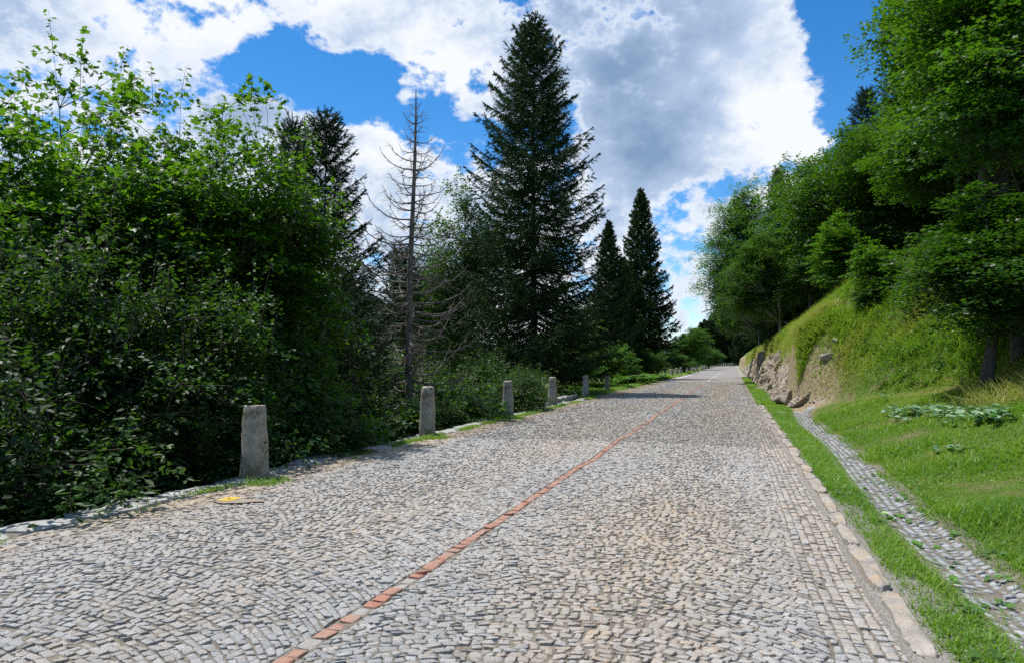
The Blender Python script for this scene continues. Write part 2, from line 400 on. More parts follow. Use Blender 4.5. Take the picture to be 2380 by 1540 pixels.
ys = np.unique(np.concatenate([-np.geomspace(2, 3000, 16), np.arange(-1, 45, .3), np.arange(45, 90, .8), np.arange(90, 330, 5), np.geomspace(330, 8000, 24)]))
GX, GY = np.meshgrid(xs, ys)
GZ = ground(GX, GY)
far = sst(60, 400, np.abs(GX)) ; GZ = GZ * (1 - far) + far * np.clip(GZ, -12, 14)
GZ = np.where(GY > 320, GZ - .0, GZ)
nx, ny = len(xs), len(ys)
idx = np.arange(nx * ny).reshape(ny, nx)
GF = np.stack([idx[:-1, :-1], idx[:-1, 1:], idx[1:, 1:], idx[1:, :-1]], -1).reshape(-1, 4)
setp(link('ground', mesh_np('ground', np.stack([GX, GY, GZ], -1).reshape(-1, 3), GF, None, True, M_ground)), kind='structure')

def hit(px, py, off=0.0):
    Zs = np.arange(4, 95, .05); xc = (px - 1190) / 1700 * Zs
    X_ = -Zs * ST + xc * CT; Y_ = Zs * CT + xc * ST; zz = EYE - (py - 845) / 1700 * Zs
    b = np.where(ground(X_, Y_) > zz)[0]; k = b[0] if len(b) else len(Zs) - 1
    return float(X_[k]), float(Y_[k]), float(ground(X_[k], Y_[k])), float(Zs[k])
# mountains far away
def ridge(name, px0, px1, Z, tops, seed, mat):
    r = np.random.RandomState(seed); n = 90; A = []
    px = np.linspace(px0, px1, n); top = np.interp(px, [t[0] for t in tops], [t[1] for t in tops])
    V = []; rows = 14
    for j in range(rows):
        f = j / (rows - 1)
        ZZ = Z * (1 + .35 * f)
        h = EYE + (845 - top) / 1700.0 * Z
        x = (px - 1190) / 1700 * ZZ
        z = -40 + (h + 40) * (f ** .8) + sn(px * .03, f * 6 + 0 * px, seed, 1.4) * h * .05 + sn(px * .12, f * 14 + 0 * px, seed + 1, 1) * h * .02
        V.append(np.stack([-ZZ * ST + x * CT, ZZ * CT + x * ST, z * (ZZ / Z if j else 1)], -1))
    V = np.concatenate(V); i = np.arange(rows * n).reshape(rows, n)
    F = np.stack([i[:-1, :-1], i[:-1, 1:], i[1:, 1:], i[1:, :-1]], -1).reshape(-1, 4)
    return setp(link(name, mesh_np(name, V, F, None, True, mat)), kind='structure')
ridge('mountain', -900, 1120, 2600, [(-900, 500), (-300, 420), (200, 560), (560, 555), (700, 640), (830, 670), (1000, 740), (1120, 800)], 4, M_mtn)
ridge('hill', 1000, 1900, 1500, [(1000, 800), (1300, 800), (1520, 812), (1600, 778), (1660, 775), (1900, 720)], 9, M_mtn)

# ------------------------------------------------------------------ stones
def stones(Q, ztop, mat, name, tint, warm, res=6, bulge=.012, skirt=.045, seed=1, rough=.004, zfun=None, warp=.0, smooth=True):
    """Q (n,4,2) corner loops (x0y0,x1y0,x1y1,x0y1), already inset; each stone a rounded cushion on a skirt"""
    r = np.random.RandomState(seed); n = len(Q)
    if res == 6: u = np.array([-1, -.985, -.74, .74, .985, 1.0])
    elif res == 4: u = np.array([-1, -.9, .9, 1.0])
    elif res == 5: u = np.array([-1, -.95, 0, .95, 1.0])
    else: u = np.concatenate([[-1, -.95], np.linspace(-.85, .85, res - 4), [.95, 1.0]])
    k = len(u); U, Vv = np.meshgrid(u, u)
    # round the corners in plan
    m = np.maximum(np.abs(U), np.abs(Vv)); rr = (np.abs(U) ** 4.5 + np.abs(Vv) ** 4.5) ** (1 / 4.5); f = np.where(rr > 1e-6, m / np.maximum(rr, 1e-6), 1)
    f = 1 - (1 - f) * .9
    Uc, Vc = (U * f).ravel(), (Vv * f).ravel()
    a = (1 - Uc) / 2; b = 1 - a; c = (1 - Vc) / 2; d = 1 - c
    wts = np.stack([a * c, b * c, b * d, a * d], 0)          # 4,k*k
    XY = np.einsum('nci,ck->nki', Q, wts)
    ring = (m.ravel() > .999)
    if res >= 5: XY = XY + r.normal(0, .0022 if res < 8 else .006, XY.shape) * (m.ravel() > .9)[None, :, None]
    bz = -bulge * (np.abs(Uc) ** 3 + np.abs(Vc) ** 3) / 1.0
    Z = np.tile(bz, (n, 1)) * r.uniform(.5, 1.6, (n, 1))
    Z += (r.normal(0, .0035, (n, 1)) + r.normal(0, .0036, (n, 1)) * Uc + r.normal(0, .0036, (n, 1)) * Vc) * (1 if warp == 0 else warp)
    Z += r.normal(0, rough, (n, k * k))
    Z = np.where(ring[None], Z - skirt, Z)
    if zfun is None: zb = ztop
    else: zb = zfun(XY[..., 0], XY[..., 1])
    V = np.concatenate([XY, (Z + zb)[..., None]], -1).reshape(-1, 3)
    i = np.arange(k * k).reshape(k, k)
    F1 = np.stack([i[:-1, :-1], i[:-1, 1:], i[1:, 1:], i[1:, :-1]], -1).reshape(-1, 4)
    F = (F1[None] + (np.arange(n) * k * k)[:, None, None]).reshape(-1, 4)
    per = len(F1); sk = ring[F1].any(1); sm = np.tile(~sk, n) if smooth else np.zeros(len(F), bool)
    return mesh_np(name, V, F, {'tint': np.repeat(tint, per), 'warm': np.repeat(warm, per)}, sm, mat)

rs = np.random.RandomState(11)
def zroad(x, Y):
    return rz(Y) + .012 * sn(x * 1.0, Y * .8, 21, 3.0) + .018 * sn(x, Y, 22, 1.2) - .004 * (x + 2.7) ** 2 * .5
COB_END = 68.0
def arch_zone(xa, xb, y0, y1, amp, pitch, wmean):
    xc = (xa + xb) / 2; half = (xb - xa) / 2; Q = []
    f = lambda x: amp * ((x - xc) / half) ** 2
    fp = lambda x: 2 * amp * (x - xc) / half ** 2
    y = y0 - abs(amp)
    while y < y1:
        p = pitch * rs.uniform(.85, 1.15)
        n = int((xb - xa) * 1.15 / wmean) + 3
        # step along the arc
        x = [xa]
        while x[-1] < xb - .05:
            sl = math.sqrt(1 + fp(x[-1]) ** 2)
            x.append(x[-1] + wmean * rs.uniform(.72, 1.32) / sl)
        x[-1] = xb
        x = np.array(x)
        if len(x) > 3 and x[-1] - x[-2] < .05: x = np.delete(x, -2)
        xm = x.copy(); xm[1:-1] += rs.normal(0, .006, len(x) - 2)
        sl = fp(xm)
        xu = xm - sl * p / (1 + sl ** 2) + rs.normal(0, .012, len(x))
        xu = np.clip(xu, xa, xb); xu[0] = xa; xu[-1] = xb; xu = np.maximum.accumulate(xu)
        jl = rs.normal(0, .006, len(x)); ju = rs.normal(0, .006, len(x))
        wob = .02 * np.sin(xm * 3 + y * .7)
        yl = y + f(xm) + jl + wob; yu = y + p + f(xu) + ju + wob
        q = np.stack([np.stack([xm[:-1], yl[:-1]], -1), np.stack([xm[1:], yl[1:]], -1), np.stack([xu[1:], yu[1:]], -1), np.stack([xu[:-1], yu[:-1]], -1)], 1)
        Q.append(q); y += p
    return np.concatenate(Q)
def straight_zone(xa, xb, nc, y0, y1, ln):
    e = np.linspace(xa, xb, nc + 1); Q = []
    for c in range(nc):
        y = y0 + rs.uniform(0, ln)
        yy = [y]
        while yy[-1] < y1: yy.append(yy[-1] + ln * rs.uniform(.7, 1.35))
        yy = np.array(yy); a = e[c] + rs.normal(0, .005, len(yy)); b = e[c + 1] + rs.normal(0, .005, len(yy)); t = rs.normal(0, .008, len(yy))
        Q.append(np.stack([np.stack([a[:-1], yy[:-1]], -1), np.stack([b[:-1], yy[:-1] + t[:-1]], -1), np.stack([b[1:], yy[1:] + t[1:]], -1), np.stack([a[1:], yy[1:]], -1)], 1))
    return np.concatenate(Q)
def inset(Q, g):
    c = Q.mean(1, keepdims=True); d = Q - c; L_ = np.linalg.norm(d, axis=-1, keepdims=True)
    if np.ndim(g): g = g[:, None, None]
    return c + d * np.clip(1 - g / np.maximum(L_, .01), .3, 1)
def inset2(Q, gu, gv):
    lu = np.linalg.norm(Q[:, 1] - Q[:, 0], axis=1) + np.linalg.norm(Q[:, 2] - Q[:, 3], axis=1); lv = np.linalg.norm(Q[:, 3] - Q[:, 0], axis=1) + np.linalg.norm(Q[:, 2] - Q[:, 1], axis=1)
    a = np.clip(2 * gu / np.maximum(lu, .02), 0, .3)[:, None]; b = np.clip(2 * gv / np.maximum(lv, .02), 0, .3)[:, None]
    A, B, C_, D_ = Q[:, 0], Q[:, 1], Q[:, 2], Q[:, 3]
    def P(u, v): return A * (1 - u) * (1 - v) + B * u * (1 - v) + C_ * u * v + D_ * (1 - u) * v
    return np.stack([P(a, b), P(1 - a, b), P(1 - a, 1 - b), P(a, 1 - b)], 1)
Y0 = 1.6
zones = [straight_zone(-6.42, -5.98, 5, Y0, COB_END, .10), arch_zone(-5.98, -2.36, Y0, COB_END, -.95, .069, .080),
         arch_zone(-2.23, .52, Y0, COB_END, -.75, .068, .077), straight_zone(.52, .95, 6, Y0, COB_END, .088)]
Q = np.concatenate(zones)
cx, cy = Q[:, :, 0].mean(1), Q[:, :, 1].mean(1)
keep = (cy > Y0) & (cy < COB_END); Q = Q[keep]; cx = cx[keep]; cy = cy[keep]
arch = ((cx > -5.98) & (cx < -2.36)) * np.exp(-((cx + 4.1) / .8) ** 2) + (cx > -2.2) * np.exp(-((cx + .75) / .65) ** 2)
gap = .0025 + .0065 * arch * rs.uniform(.2, 1.6, len(cx)) + np.where(rs.rand(len(cx)) < .04, .010, 0)
Qi = inset2(Q, .0014 + 1.15 * (gap - .0025), .0012 + .35 * (gap - .0025))
tint = np.clip(rs.normal(.45, .22, len(cx)) + .15 * sn(cx, cy, 31, 1.2), 0, 1)
warm = np.clip(.16 + .38 * np.exp(-((cx + .6) / .75) ** 2) + .30 * np.exp(-((cx + 3.3) / .6) ** 2) + 1.3 * np.exp(-((cx + 6.3) / .5) ** 2) * sst(3, 12, cy)
               + .25 * np.exp(-((cx - .8) / .3) ** 2) + .2 * sn(cx, cy * .4, 33, 1.5) + rs.normal(0, .13, len(cx)), 0, 1)
near = cy < 15
road_root = setp(link('road', None), kind='structure')
link('cobbles', stones(Qi[near], 0, M_cob, 'cobbles', tint[near], warm[near], 6, .005, .04, 5, .0020, zroad), road_root)
link('cobbles', stones(Qi[~near], 0, M_cob, 'cobbles_far', tint[~near], warm[~near], 4, .009, .04, 6, .003, zroad), road_root)
# sand bed between the stones
bx = np.linspace(-6.75, .93, 40); by = np.arange(-4, COB_END + .1, .25); BX, BY = np.meshgrid(bx, by)
bi = np.arange(BX.size).reshape(BX.shape); BF = np.stack([bi[:-1, :-1], bi[:-1, 1:], bi[1:, 1:], bi[1:, :-1]], -1).reshape(-1, 4)
link('road_bed', mesh_np('road_bed', np.stack([BX, BY, zroad(BX, BY) - .012], -1).reshape(-1, 3), BF, None, True, M_bed), road_root)
# centre course of stones, painted orange
Qc = straight_zone(-2.35, -2.245, 1, Y0, COB_END - 6, .125); cyc = Qc[:, :, 1].mean(1)
wob = .012 * np.sin(cyc * .7) + .006 * np.sin(cyc * 2.7 + 1); Qc[:, :, 0] += wob[:, None]
pat = rs.rand(len(cyc)) < .55
painted = (cyc > 5.3) | (rs.rand(len(cyc)) < .72)
Qc = inset(Qc, np.full(len(cyc), .004))
tt = np.full(len(cyc), .5)
link('cobbles', stones(Qc[~painted], 0, M_cob, 'cobbles_centre', tt[~painted], tt[~painted] * .6, 6, .007, .045, 7, .003, zroad), road_root)
cl = link('centre_line', stones(Qc[painted], 0, M_orange, 'centre_line', tt[painted], tt[painted], 6, .007, .05, 8, .003, lambda x, y: zroad(x, y) + .002))
setp(cl, kind='structure')
# asphalt beyond, with a bend to the right at its end
def sweep(x0, x1, ys_, z, w0=None):
    pts = []
    for Y in ys_:
        if Y <= 262: c = np.array([0.0, Y]); dx = np.array([1.0, 0])
        else:
            R_ = 45.0; a = (Y - 262) / R_; c = np.array([R_ * (1 - math.cos(a)), 262 + R_ * math.sin(a)]); dx = np.array([math.cos(a), -math.sin(a)])
        pts.append((c + dx * x0, c + dx * x1, min(Y, 300)))
    V = []
    for a, b, Y in pts: V += [(a[0], a[1], rz(Y) + z), (b[0], b[1], rz(Y) + z)]
    n = len(pts); i = np.arange(n - 1) * 2
    return np.array(V), np.stack([i, i + 1, i + 3, i + 2], -1)
V, F = sweep(-6.75, 1.25, list(np.arange(COB_END + .05, 262, 6)) + list(np.arange(262, 340, 4)), -.012)
link('asphalt', mesh_np('asphalt', V, F, None, True, M_asph), road_root)
V, F = sweep(-6.6, 1.15, [COB_END + .0, COB_END + .16], .0); link('seam', mesh_np('seam', V, F, None, True, M_bed), road_root)
acc = Acc()
for x0, x1, a, b in ((-6.05, -5.88, 72, 118), (.98, 1.12, 69, 112)):
    acc.add(*sweep(x0, x1, list(np.linspace(a, b, 8)), .004))
for k in range(7): acc.add(*sweep(-2.36, -2.22, [72 + k * 9.5, 75.5 + k * 9.5], .004))
setp(link('lane_markings', acc.mesh('lane_markings', M_white, False)), kind='structure')

# left edge: flat granite slabs
rs = np.random.RandomState(5); y = 2.0; Qs = []
while y < 37:
    ln = rs.uniform(.5, 1.25); o = rs.uniform(-.09, .06); i_ = rs.uniform(-.03, .03)
    Qs.append([[-6.93 + o, y + .012], [-6.44 + i_, y + .012 + rs.normal(0, .02)], [-6.44 + i_, y + ln - .012 + rs.normal(0, .02)], [-6.93 + o + rs.normal(0, .04), y + ln - .012]]); y += ln
Qs = np.array(Qs); t_ = np.full(len(Qs), .5)
setp(link('kerb', stones(Qs, 0, M_kerbL, 'edge_slabs', t_, t_, 12, .018, .5, 9, .006, lambda x, y: zroad(x, y) * 1.0 + .02)), kind='structure')
# right edge: long rough kerb stones
y = 1.8; Qs = []
while y < 34:
    ln = rs.uniform(.55, 1.35) if y < 16 else rs.uniform(.3, .7); o = rs.uniform(-.015, .03); w = rs.uniform(.10, .145) if y < 16 else rs.uniform(.07, .11)
    if rs.rand() > (.06 if y < 16 else .3): Qs.append([[.95 + o, y + .004], [.965 + o + w, y + .004], [.965 + o + w + rs.normal(0, .015), y + ln - .004], [.95 + o + rs.normal(0, .01), y + ln - .004]])
    y += ln
Qs = np.array(Qs); t_ = np.full(len(Qs), .5)
setp(link('kerb', stones(Qs, 0, M_kerbR, 'kerb_stones', t_, t_, 14, .010, .18, 10, .004, lambda x, y: zroad(x, y) * .0 + .052 + .008 * np.sin(y * 2.3) + .012 * np.sin(y * 7 + x * 30), warp=.6)), kind='structure')
# gutter of larger flat stones, dished
def gut_c(Y): return 1.80 + .06 * np.sin(Y * .5) + .016 * np.clip(Y - 6, 0, None)
rs = np.random.RandomState(8)
Qg = straight_zone(-.235, .235, 5, 2.0, 27.5, .105)
keepg = rs.rand(len(Qg)) > .015; Qg = Qg[keepg]; gy = Qg[:, :, 1]
edge = np.abs(Qg[:, :, 0].mean(1)) > .17
Qg = Qg[~(edge & (rs.rand(len(Qg)) < .10))]
Qg[:, :, 1] += .25 * (Qg[:, :, 0] / .3) ** 2 * .5
Qg[:, :, 0] += gut_c(Qg[:, :, 1]); Qg = inset(Qg, np.full(len(Qg), .007))
t_ = np.full(len(Qg), .5)
def zg(x, Y):
    u = (x - gut_c(Y)) / .3
    return -.075 + .045 * np.clip(np.abs(u), 0, 1.3) ** 2 + .012 * sn(x, Y, 41, 3)
gy_ = np.arange(2.0, 27.6, .2); gu = np.linspace(-.36, .36, 9); GU, GYY = np.meshgrid(gu, gy_); GXX = GU + gut_c(GYY)
gi = np.arange(GU.size).reshape(GU.shape); gF = np.stack([gi[:-1, :-1], gi[:-1, 1:], gi[1:, 1:], gi[1:, :-1]], -1).reshape(-1, 4)
gl = link('gutter', stones(Qg, 0, M_gut, 'gutter', t_, t_, 5, .008, .05, 12, .004, zg)); setp(gl, kind='structure')
link('gutter_bed', mesh_np('gutter_bed', np.stack([GXX, GYY, zg(GXX, GYY) - .011], -1).reshape(-1, 3), gF, None, True, M_bed), gl)
# brown sealed patch with the yellow survey mark
def disc_patch(name, pts, z, mat, sub=14):
    me = bpy.data.meshes.new(name); n = len(pts); cx_ = sum(p[0] for p in pts) / n; cy_ = sum(p[1] for p in pts) / n
    V = [(cx_, cy_, z)]; F = []
    for s in (1 / 3, 2 / 3, 1):
        for p in pts: V.append((cx_ + (p[0] - cx_) * s, cy_ + (p[1] - cy_) * s, z))
    for i in range(n): F.append((0, 1 + i, 1 + (i + 1) % n))
    for r_ in range(2):
        for i in range(n): F.append((1 + r_ * n + i, 1 + (r_ + 1) * n + i, 1 + (r_ + 1) * n + (i + 1) % n, 1 + r_ * n + (i + 1) % n))
    me.from_pydata([(x, y, float(zroad(np.array(x), np.array(y))) + z_) for x, y, z_ in V], [], F); me.materials.append(mat); return me
mx_, my_ = W(532, 8.72)
px_, py_ = W(552, 8.62)
pts = []
for k in range(28):
    a = k / 28 * 6.283; r_ = 1 + .12 * math.sin(3 * a) + .08 * math.sin(7 * a + 1)
    u, v = .30 * math.cos(a) * r_, .15 * math.sin(a) * r_; pts.append((px_ + u * .93 + v * .37, py_ + u * .12 + v * .95))
sp_ = setp(link('sealed_patch', None), kind='structure'); link('sealing', disc_patch('sealing', pts, .014, M_patch), sp_)
mk = setp(link('survey_mark', None, loc=(0, 0, 0)), 'yellow painted square with a dark squiggle on brown patch by the road edge', 'road mark')
sq = [(mx_ - .09, my_ - .11), (mx_ + .10, my_ - .10), (mx_ + .10, my_ + .12), (mx_ - .09, my_ + .11)]
link('painted_square', disc_patch('painted_square', sq, .018, M_yel), mk)
cu = []
for k in range(15):
    t = k / 14; a = t * 2 * math.pi; cu.append((mx_ + .005 - .05 + .1 * t, my_ + .03 * math.sin(a) + .0, .0))
V = []
for k, p in enumerate(cu):
    for s in (-1, 1): V.append((p[0], p[1] + s * .011, float(zroad(np.array(p[0]), np.array(p[1]))) + .0225))
i = np.arange(14) * 2
link('painted_squiggle', mesh_np('squiggle', np.array(V), np.stack([i, i + 2, i + 3, i + 1], -1), None, False, M_blk), mk)

# ------------------------------------------------------------------ bollards
def bollard_mesh(seed, H=1.0, wb=.37, wt=.265, top=.03, lean=0.0):
    r = np.random.RandomState(seed); seg = 32; lv = np.concatenate([np.linspace(-.15, H - top, 15), [H - top * .35, H - top * .08, H]]) ; V = []
    a = np.arange(seg) / seg * 2 * math.pi
    ca, sa = np.cos(a), np.sin(a); e_ = .55
    sx = np.sign(ca) * np.abs(ca) ** e_; sy = np.sign(sa) * np.abs(sa) ** e_
    for j, z in enumerate(lv):
        w = (wb + (wt - wb) * max(z, 0) / H) / 2
        if z > H - top + 1e-6: w -= top * (1 - math.sqrt(max(0, 1 - ((z - (H - top)) / top) ** 2))) * .8
        d = .0022 * r.normal(0, 1, seg) + .006 * np.sin(a * 2 + z * 6 + seed) + .004 * np.sin(a * 5 + z * 11)
        V.append(np.stack([sx * (w + d) + lean * z, sy * (w * .92 + d), np.full(seg, z) + (0.006 * r.normal(0, 1, seg) if j == len(lv) - 1 else 0)], -1))
    V = np.concatenate(V + [np.array([[lean * H, 0, H + .004]])])
    F4 = []; n = len(lv)
    i = np.arange(n * seg).reshape(n, seg); i2 = np.roll(i, -1, 1)
    F4 = np.stack([i[:-1], i2[:-1], i2[1:], i[1:]], -1).reshape(-1, 4)
    F3 = np.stack([i[-1], i2[-1], np.full(seg, n * seg)], -1)
    return mesh_np('bollard', V, [F4, F3], None, True, M_boll)
near_b = [(592, 1105, 160, .01, 0.0), (993, 1010, 111, .05, .012), (1181, 967, 82, .04, -.008), (1284, 940, 64, .05, 0), (1361, 921, 49, .06, .01), (1411, 908, 37, .08, 0)]
nb_lab = ['tall granite bollard nearest the camera, beside the yellow mark', 'second granite bollard from the camera, with a rounded top, leaning slightly',
          'third granite bollard from the camera along the left edge', 'fourth granite bollard from the camera, before the low dry stone wall',
          'fifth granite bollard from the camera, at the start of the grass verge', 'short granite bollard standing alone on the grass by the tree shadow']
GB = 'granite bollards along the left road edge'
for k, (px, py, h, top, lean) in enumerate(near_b):
    Z = 2720 / (py - 845) + .15; x, y = W(px, Z); H = h / 1700 * Z
    o = link('bollard', bollard_mesh(40 + k, H, .375 if k == 0 else .35, .265, [.012, .04, .035, .045, .05, .06][k], lean), None, (x, y, float(zroad(np.array(x), np.array(y))) * (x > -6.5) + .0), -.05 + .1 * (k % 3))
    setp(o, nb_lab[k], 'bollard', GB)
far_m = [bollard_mesh(60 + k, 1.0, .42, .33, .07) for k in range(3)]
far_px = [(1529.4, 82), (1545, 90), (1561.5, 92), (1572.5, 98), (1581.6, 107), (1590.7, 120), (1597.9, 130), (1607.8, 145), (1613, 156), (1621, 166), (1630.5, 178), (1634.6, 184), (1638.3, 190),
          (1642.3, 198), (1647.8, 208), (1653.9, 222), (1658.7, 236), (1664, 252), (1668.5, 262), (1673.3, 272), (1677.7, 280), (1682.5, 288), (1687.4, 292), (1692.8, 295), (1697.3, 297), (1702, 299), (1706.3, 300), (1711.5, 301)]
ords = ['first', 'second', 'third', 'fourth', 'fifth', 'sixth', 'seventh', 'eighth', 'ninth', 'tenth', 'eleventh', 'twelfth', 'thirteenth', 'fourteenth', 'fifteenth', 'sixteenth', 'seventeenth']
for k, (px, Z) in enumerate(far_px):
    x, y = W(px, Z)
    o = link('bollard', far_m[k % 3], None, (x, y, float(ground(x, y)) - .02 if x < -6.8 else float(rz(y)) - .02), k * .4, (1.05, 1.05, 1.05 + .08 * math.sin(k * 2.1)))
    if k < 17: lab = '%s bollard of the far row, counted from the fern clump' % ords[k]
    else: lab = 'small distant bollard, %s from the left of those across the bend' % ords[k - 17]
    setp(o, lab, 'bollard', 'small far bollards along the road' )

# ------------------------------------------------------------------ foliage builders
T_MAPLE = []
_h = [(0, 0), (.36, -.02), (.25, .28), (.54, .52), (.18, .60), (0, 1.0)]
_o = _h + [(-x, y) for x, y in _h[-2:0:-1]]
T_MAPLE = np.array([(0, .34, 0)] + [(x, y, .10 * abs(x) - .10 * y * y) for x, y in _o]); TF_MAPLE = np.array([(0, 1 + i, 1 + (i + 1) % len(_o)) for i in range(len(_o))])
T_OVAL = np.array([(0, 0, 0), (.27, .32, .06), (.22, .72, .02), (0, 1, -.08), (-.22, .72, .02), (-.27, .32, .06)]); TF_OVAL = np.array([(0, 1, 2, 3), (0, 3, 4, 5)])
T_DIA = np.array([(0, 0, 0), (.36, .45, .03), (0, 1, -.05), (-.36, .45, .03)]); TF_DIA = np.array([(0, 1, 2, 3)])
SH = {'maple': (T_MAPLE, TF_MAPLE), 'oval': (T_OVAL, TF_OVAL), 'dia': (T_DIA, TF_DIA)}

def broadleaf(seed, env, ncl, lpc, ls, shape, clr, mat, bark, H, tr, nlimb=22, clear=.15, nsprig=40, flat=.13, droop=.25, stems=1, spread=.35, shell=.42, sprig_len=.7, lump=.22, leans=0.0, up=1.0):
    """returns trunk mesh, crown mesh; sizes in metres, base at the origin"""
    r = np.random.RandomState(seed)
    env = np.array(env, float); vol = env[:, 3] * env[:, 4] * env[:, 5]; pick = r.choice(len(env), ncl, p=vol / vol.sum())
    d = norm(r.normal(0, 1, (ncl, 3))); rad = r.rand(ncl) ** shell
    lum = 1 + lump * (np.sin(d[:, 0] * 5 + seed) * np.sin(d[:, 2] * 6 + 2) + .6 * np.sin(d[:, 1] * 9 + d[:, 2] * 7))
    E = env[pick]; Cc = E[:, :3] + d * (rad * lum)[:, None] * E[:, 3:]
    Cc = Cc[Cc[:, 2] > clear * H * .5]; ncl = len(Cc)
    acc = Acc()
    # trunk(s)
    topz = H * .93; paths = []; rad_ = []
    kk = 10; tz = np.linspace(0, 1, kk)
    cen = (env[:, :3] * vol[:, None]).sum(0) / vol.sum()
    for s in range(stems):
        a = r.uniform(0, 6.28); sp = 0 if stems == 1 else spread * H * r.uniform(.4, 1)
        bx_ = cen[0] * tz ** 1.5 + sp * math.cos(a) * tz ** 1.2 + .012 * H * np.sin(tz * 7 + s); by_ = cen[1] * tz ** 1.5 + sp * math.sin(a) * tz ** 1.2 + .012 * H * np.cos(tz * 6 + s * 2)
        P = np.stack([bx_ + (0 if stems == 1 else .1 * math.cos(a)), by_ + (0 if stems == 1 else .1 * math.sin(a)), -.6 + (topz * (1 if stems == 1 else r.uniform(.65, 1)) + .6) * tz], -1)
        paths.append(P); rad_.append(tr * (1 - .9 * tz) * (1 + .35 * np.exp(-tz * 14)) * (1 if stems == 1 else r.uniform(.5, 1)))
    paths = np.array(paths); rad_ = np.array(rad_)
    V, F = tubes(paths, rad_, 9); acc.add(V, F)
    nodes = paths[:, 2:].reshape(-1, 3)
    # limbs
    li = r.choice(ncl, min(nlimb, ncl), replace=False); LE = Cc[li] * np.array([.85, .85, .97]); LP = []
    for e_ in LE:
        hd = np.hypot(e_[0], e_[1]); zt = max(clear * H, e_[2] - hd * .75 * up - .1 * H)
        P0 = paths[r.randint(stems)]; j = np.argmin(np.abs(P0[:, 2] - zt)); s_ = P0[j]
        t = np.linspace(0, 1, 7)[:, None]; mid = (s_ + e_) / 2 + np.array([0, 0, -.06 * np.linalg.norm(e_ - s_)]) + r.normal(0, .04 * H * .3, 3)
        LP.append((1 - t) ** 2 * s_ + 2 * t * (1 - t) * mid + t ** 2 * e_)
    LP = np.array(LP); ln = np.linalg.norm(LP[:, -1] - LP[:, 0], axis=1)
    LR = (np.clip(ln * .018, .012, tr * .6))[:, None] * np.linspace(1, .25, 7)[None]
    V, F = tubes(LP, LR, 5); acc.add(V, F)
    nodes = np.concatenate([nodes, LP[:, 2:].reshape(-1, 3)])
    # twigs from the nearest node
    D2 = ((Cc[:, None, :] - nodes[None]) ** 2).sum(-1) + np.where(nodes[None, :, 2] > Cc[:, None, 2] + .1, 4, 0)
    s_ = nodes[D2.argmin(1)]; t = np.linspace(0, 1, 5)[None, :, None]
    mid = (s_ + Cc) / 2 + r.normal(0, .06, (ncl, 3)) * np.linalg.norm(Cc - s_, axis=1)[:, None]
    TP = (1 - t) ** 2 * s_[:, None] + 2 * t * (1 - t) * mid[:, None] + t ** 2 * Cc[:, None]
    V, F = tubes(TP, np.linspace(.011, .003, 5)[None].repeat(ncl, 0) * (H / 8) ** .4, 3); acc.add(V, F)
    # leaves in flat sprays around each cluster
    n = ncl * lpc; ci = np.repeat(np.arange(ncl), lpc)
    a = r.uniform(0, 6.28, n); rr = np.sqrt(r.rand(n)) * clr
    outw = Cc - np.array([cen[0], cen[1], cen[2] - .2 * H]); outw = norm(outw)[ci]
    off = np.stack([np.cos(a) * rr, np.sin(a) * rr, r.normal(0, flat * clr, n) - droop * rr * .8], -1)
    # tilt the spray with the outward direction
    off[:, 2] += -(off[:, :2] * outw[:, :2]).sum(1) * .35
    pos = Cc[ci] + off
    Nn = norm(np.array([0, 0, 1.0]) + r.normal(0, .42, (n, 3)) + outw * .25)
    Y = np.stack([np.cos(a), np.sin(a), np.full(n, -.25)], -1) + r.normal(0, .35, (n, 3)) + outw * .4
    # upright sprigs on the upper outside
    if nsprig:
        sc_ = Cc[:, 2] + .4 * rad[:ncl] * 0 + r.rand(ncl) * .25 * H; ti = np.argsort(-sc_)[:nsprig]
        LS = sprig_len * r.uniform(.5, 1.1, nsprig); dS = norm(np.array([0, 0, 1.0]) + outw[ti * lpc] * .35 + r.normal(0, .12, (nsprig, 3)))
        SP = Cc[ti][:, None] + dS[:, None] * (LS[:, None] * np.linspace(0, 1, 5)[None])[..., None]
        V, F = tubes(SP, np.linspace(.008, .002, 5)[None].repeat(nsprig, 0), 3); acc.add(V, F)
        m_ = 16; tS = np.tile(np.linspace(.05, 1, m_), nsprig); si = np.repeat(np.arange(nsprig), m_); aa = np.tile(np.arange(m_) * 2.4, nsprig) + r.uniform(0, 6, len(si))
        ps = Cc[ti][si] + dS[si] * (LS[si] * tS)[:, None]; Ys = np.stack([np.cos(aa), np.sin(aa), np.full(len(aa), .1)], -1)
        ps = ps + Ys * ls * .4
        pos = np.concatenate([pos, ps]); Nn = np.concatenate([Nn, norm(np.array([0, 0, 1.0]) + r.normal(0, .35, (len(si), 3)))]); Y = np.concatenate([Y, Ys + r.normal(0, .25, (len(si), 3)) - np.array([0, 0, .2])])
        n = len(pos)
    sz = ls * r.uniform(.55, 1.25, n)
    T, TF = SH[shape]
    V, F = instance(T, TF, pos, frames(Y, Nn), sz)
    cl_t = r.rand(ncl); tintv = np.concatenate([np.clip(cl_t[ci] * .7 + r.rand(len(ci)) * .3, 0, 1), r.rand(n - len(ci)) * .4 + .6])
    crown = mesh_np('crown', V, F, {'tint': np.repeat(tintv, len(TF))}, False, mat)
    return acc.mesh('trunk', bark), crown

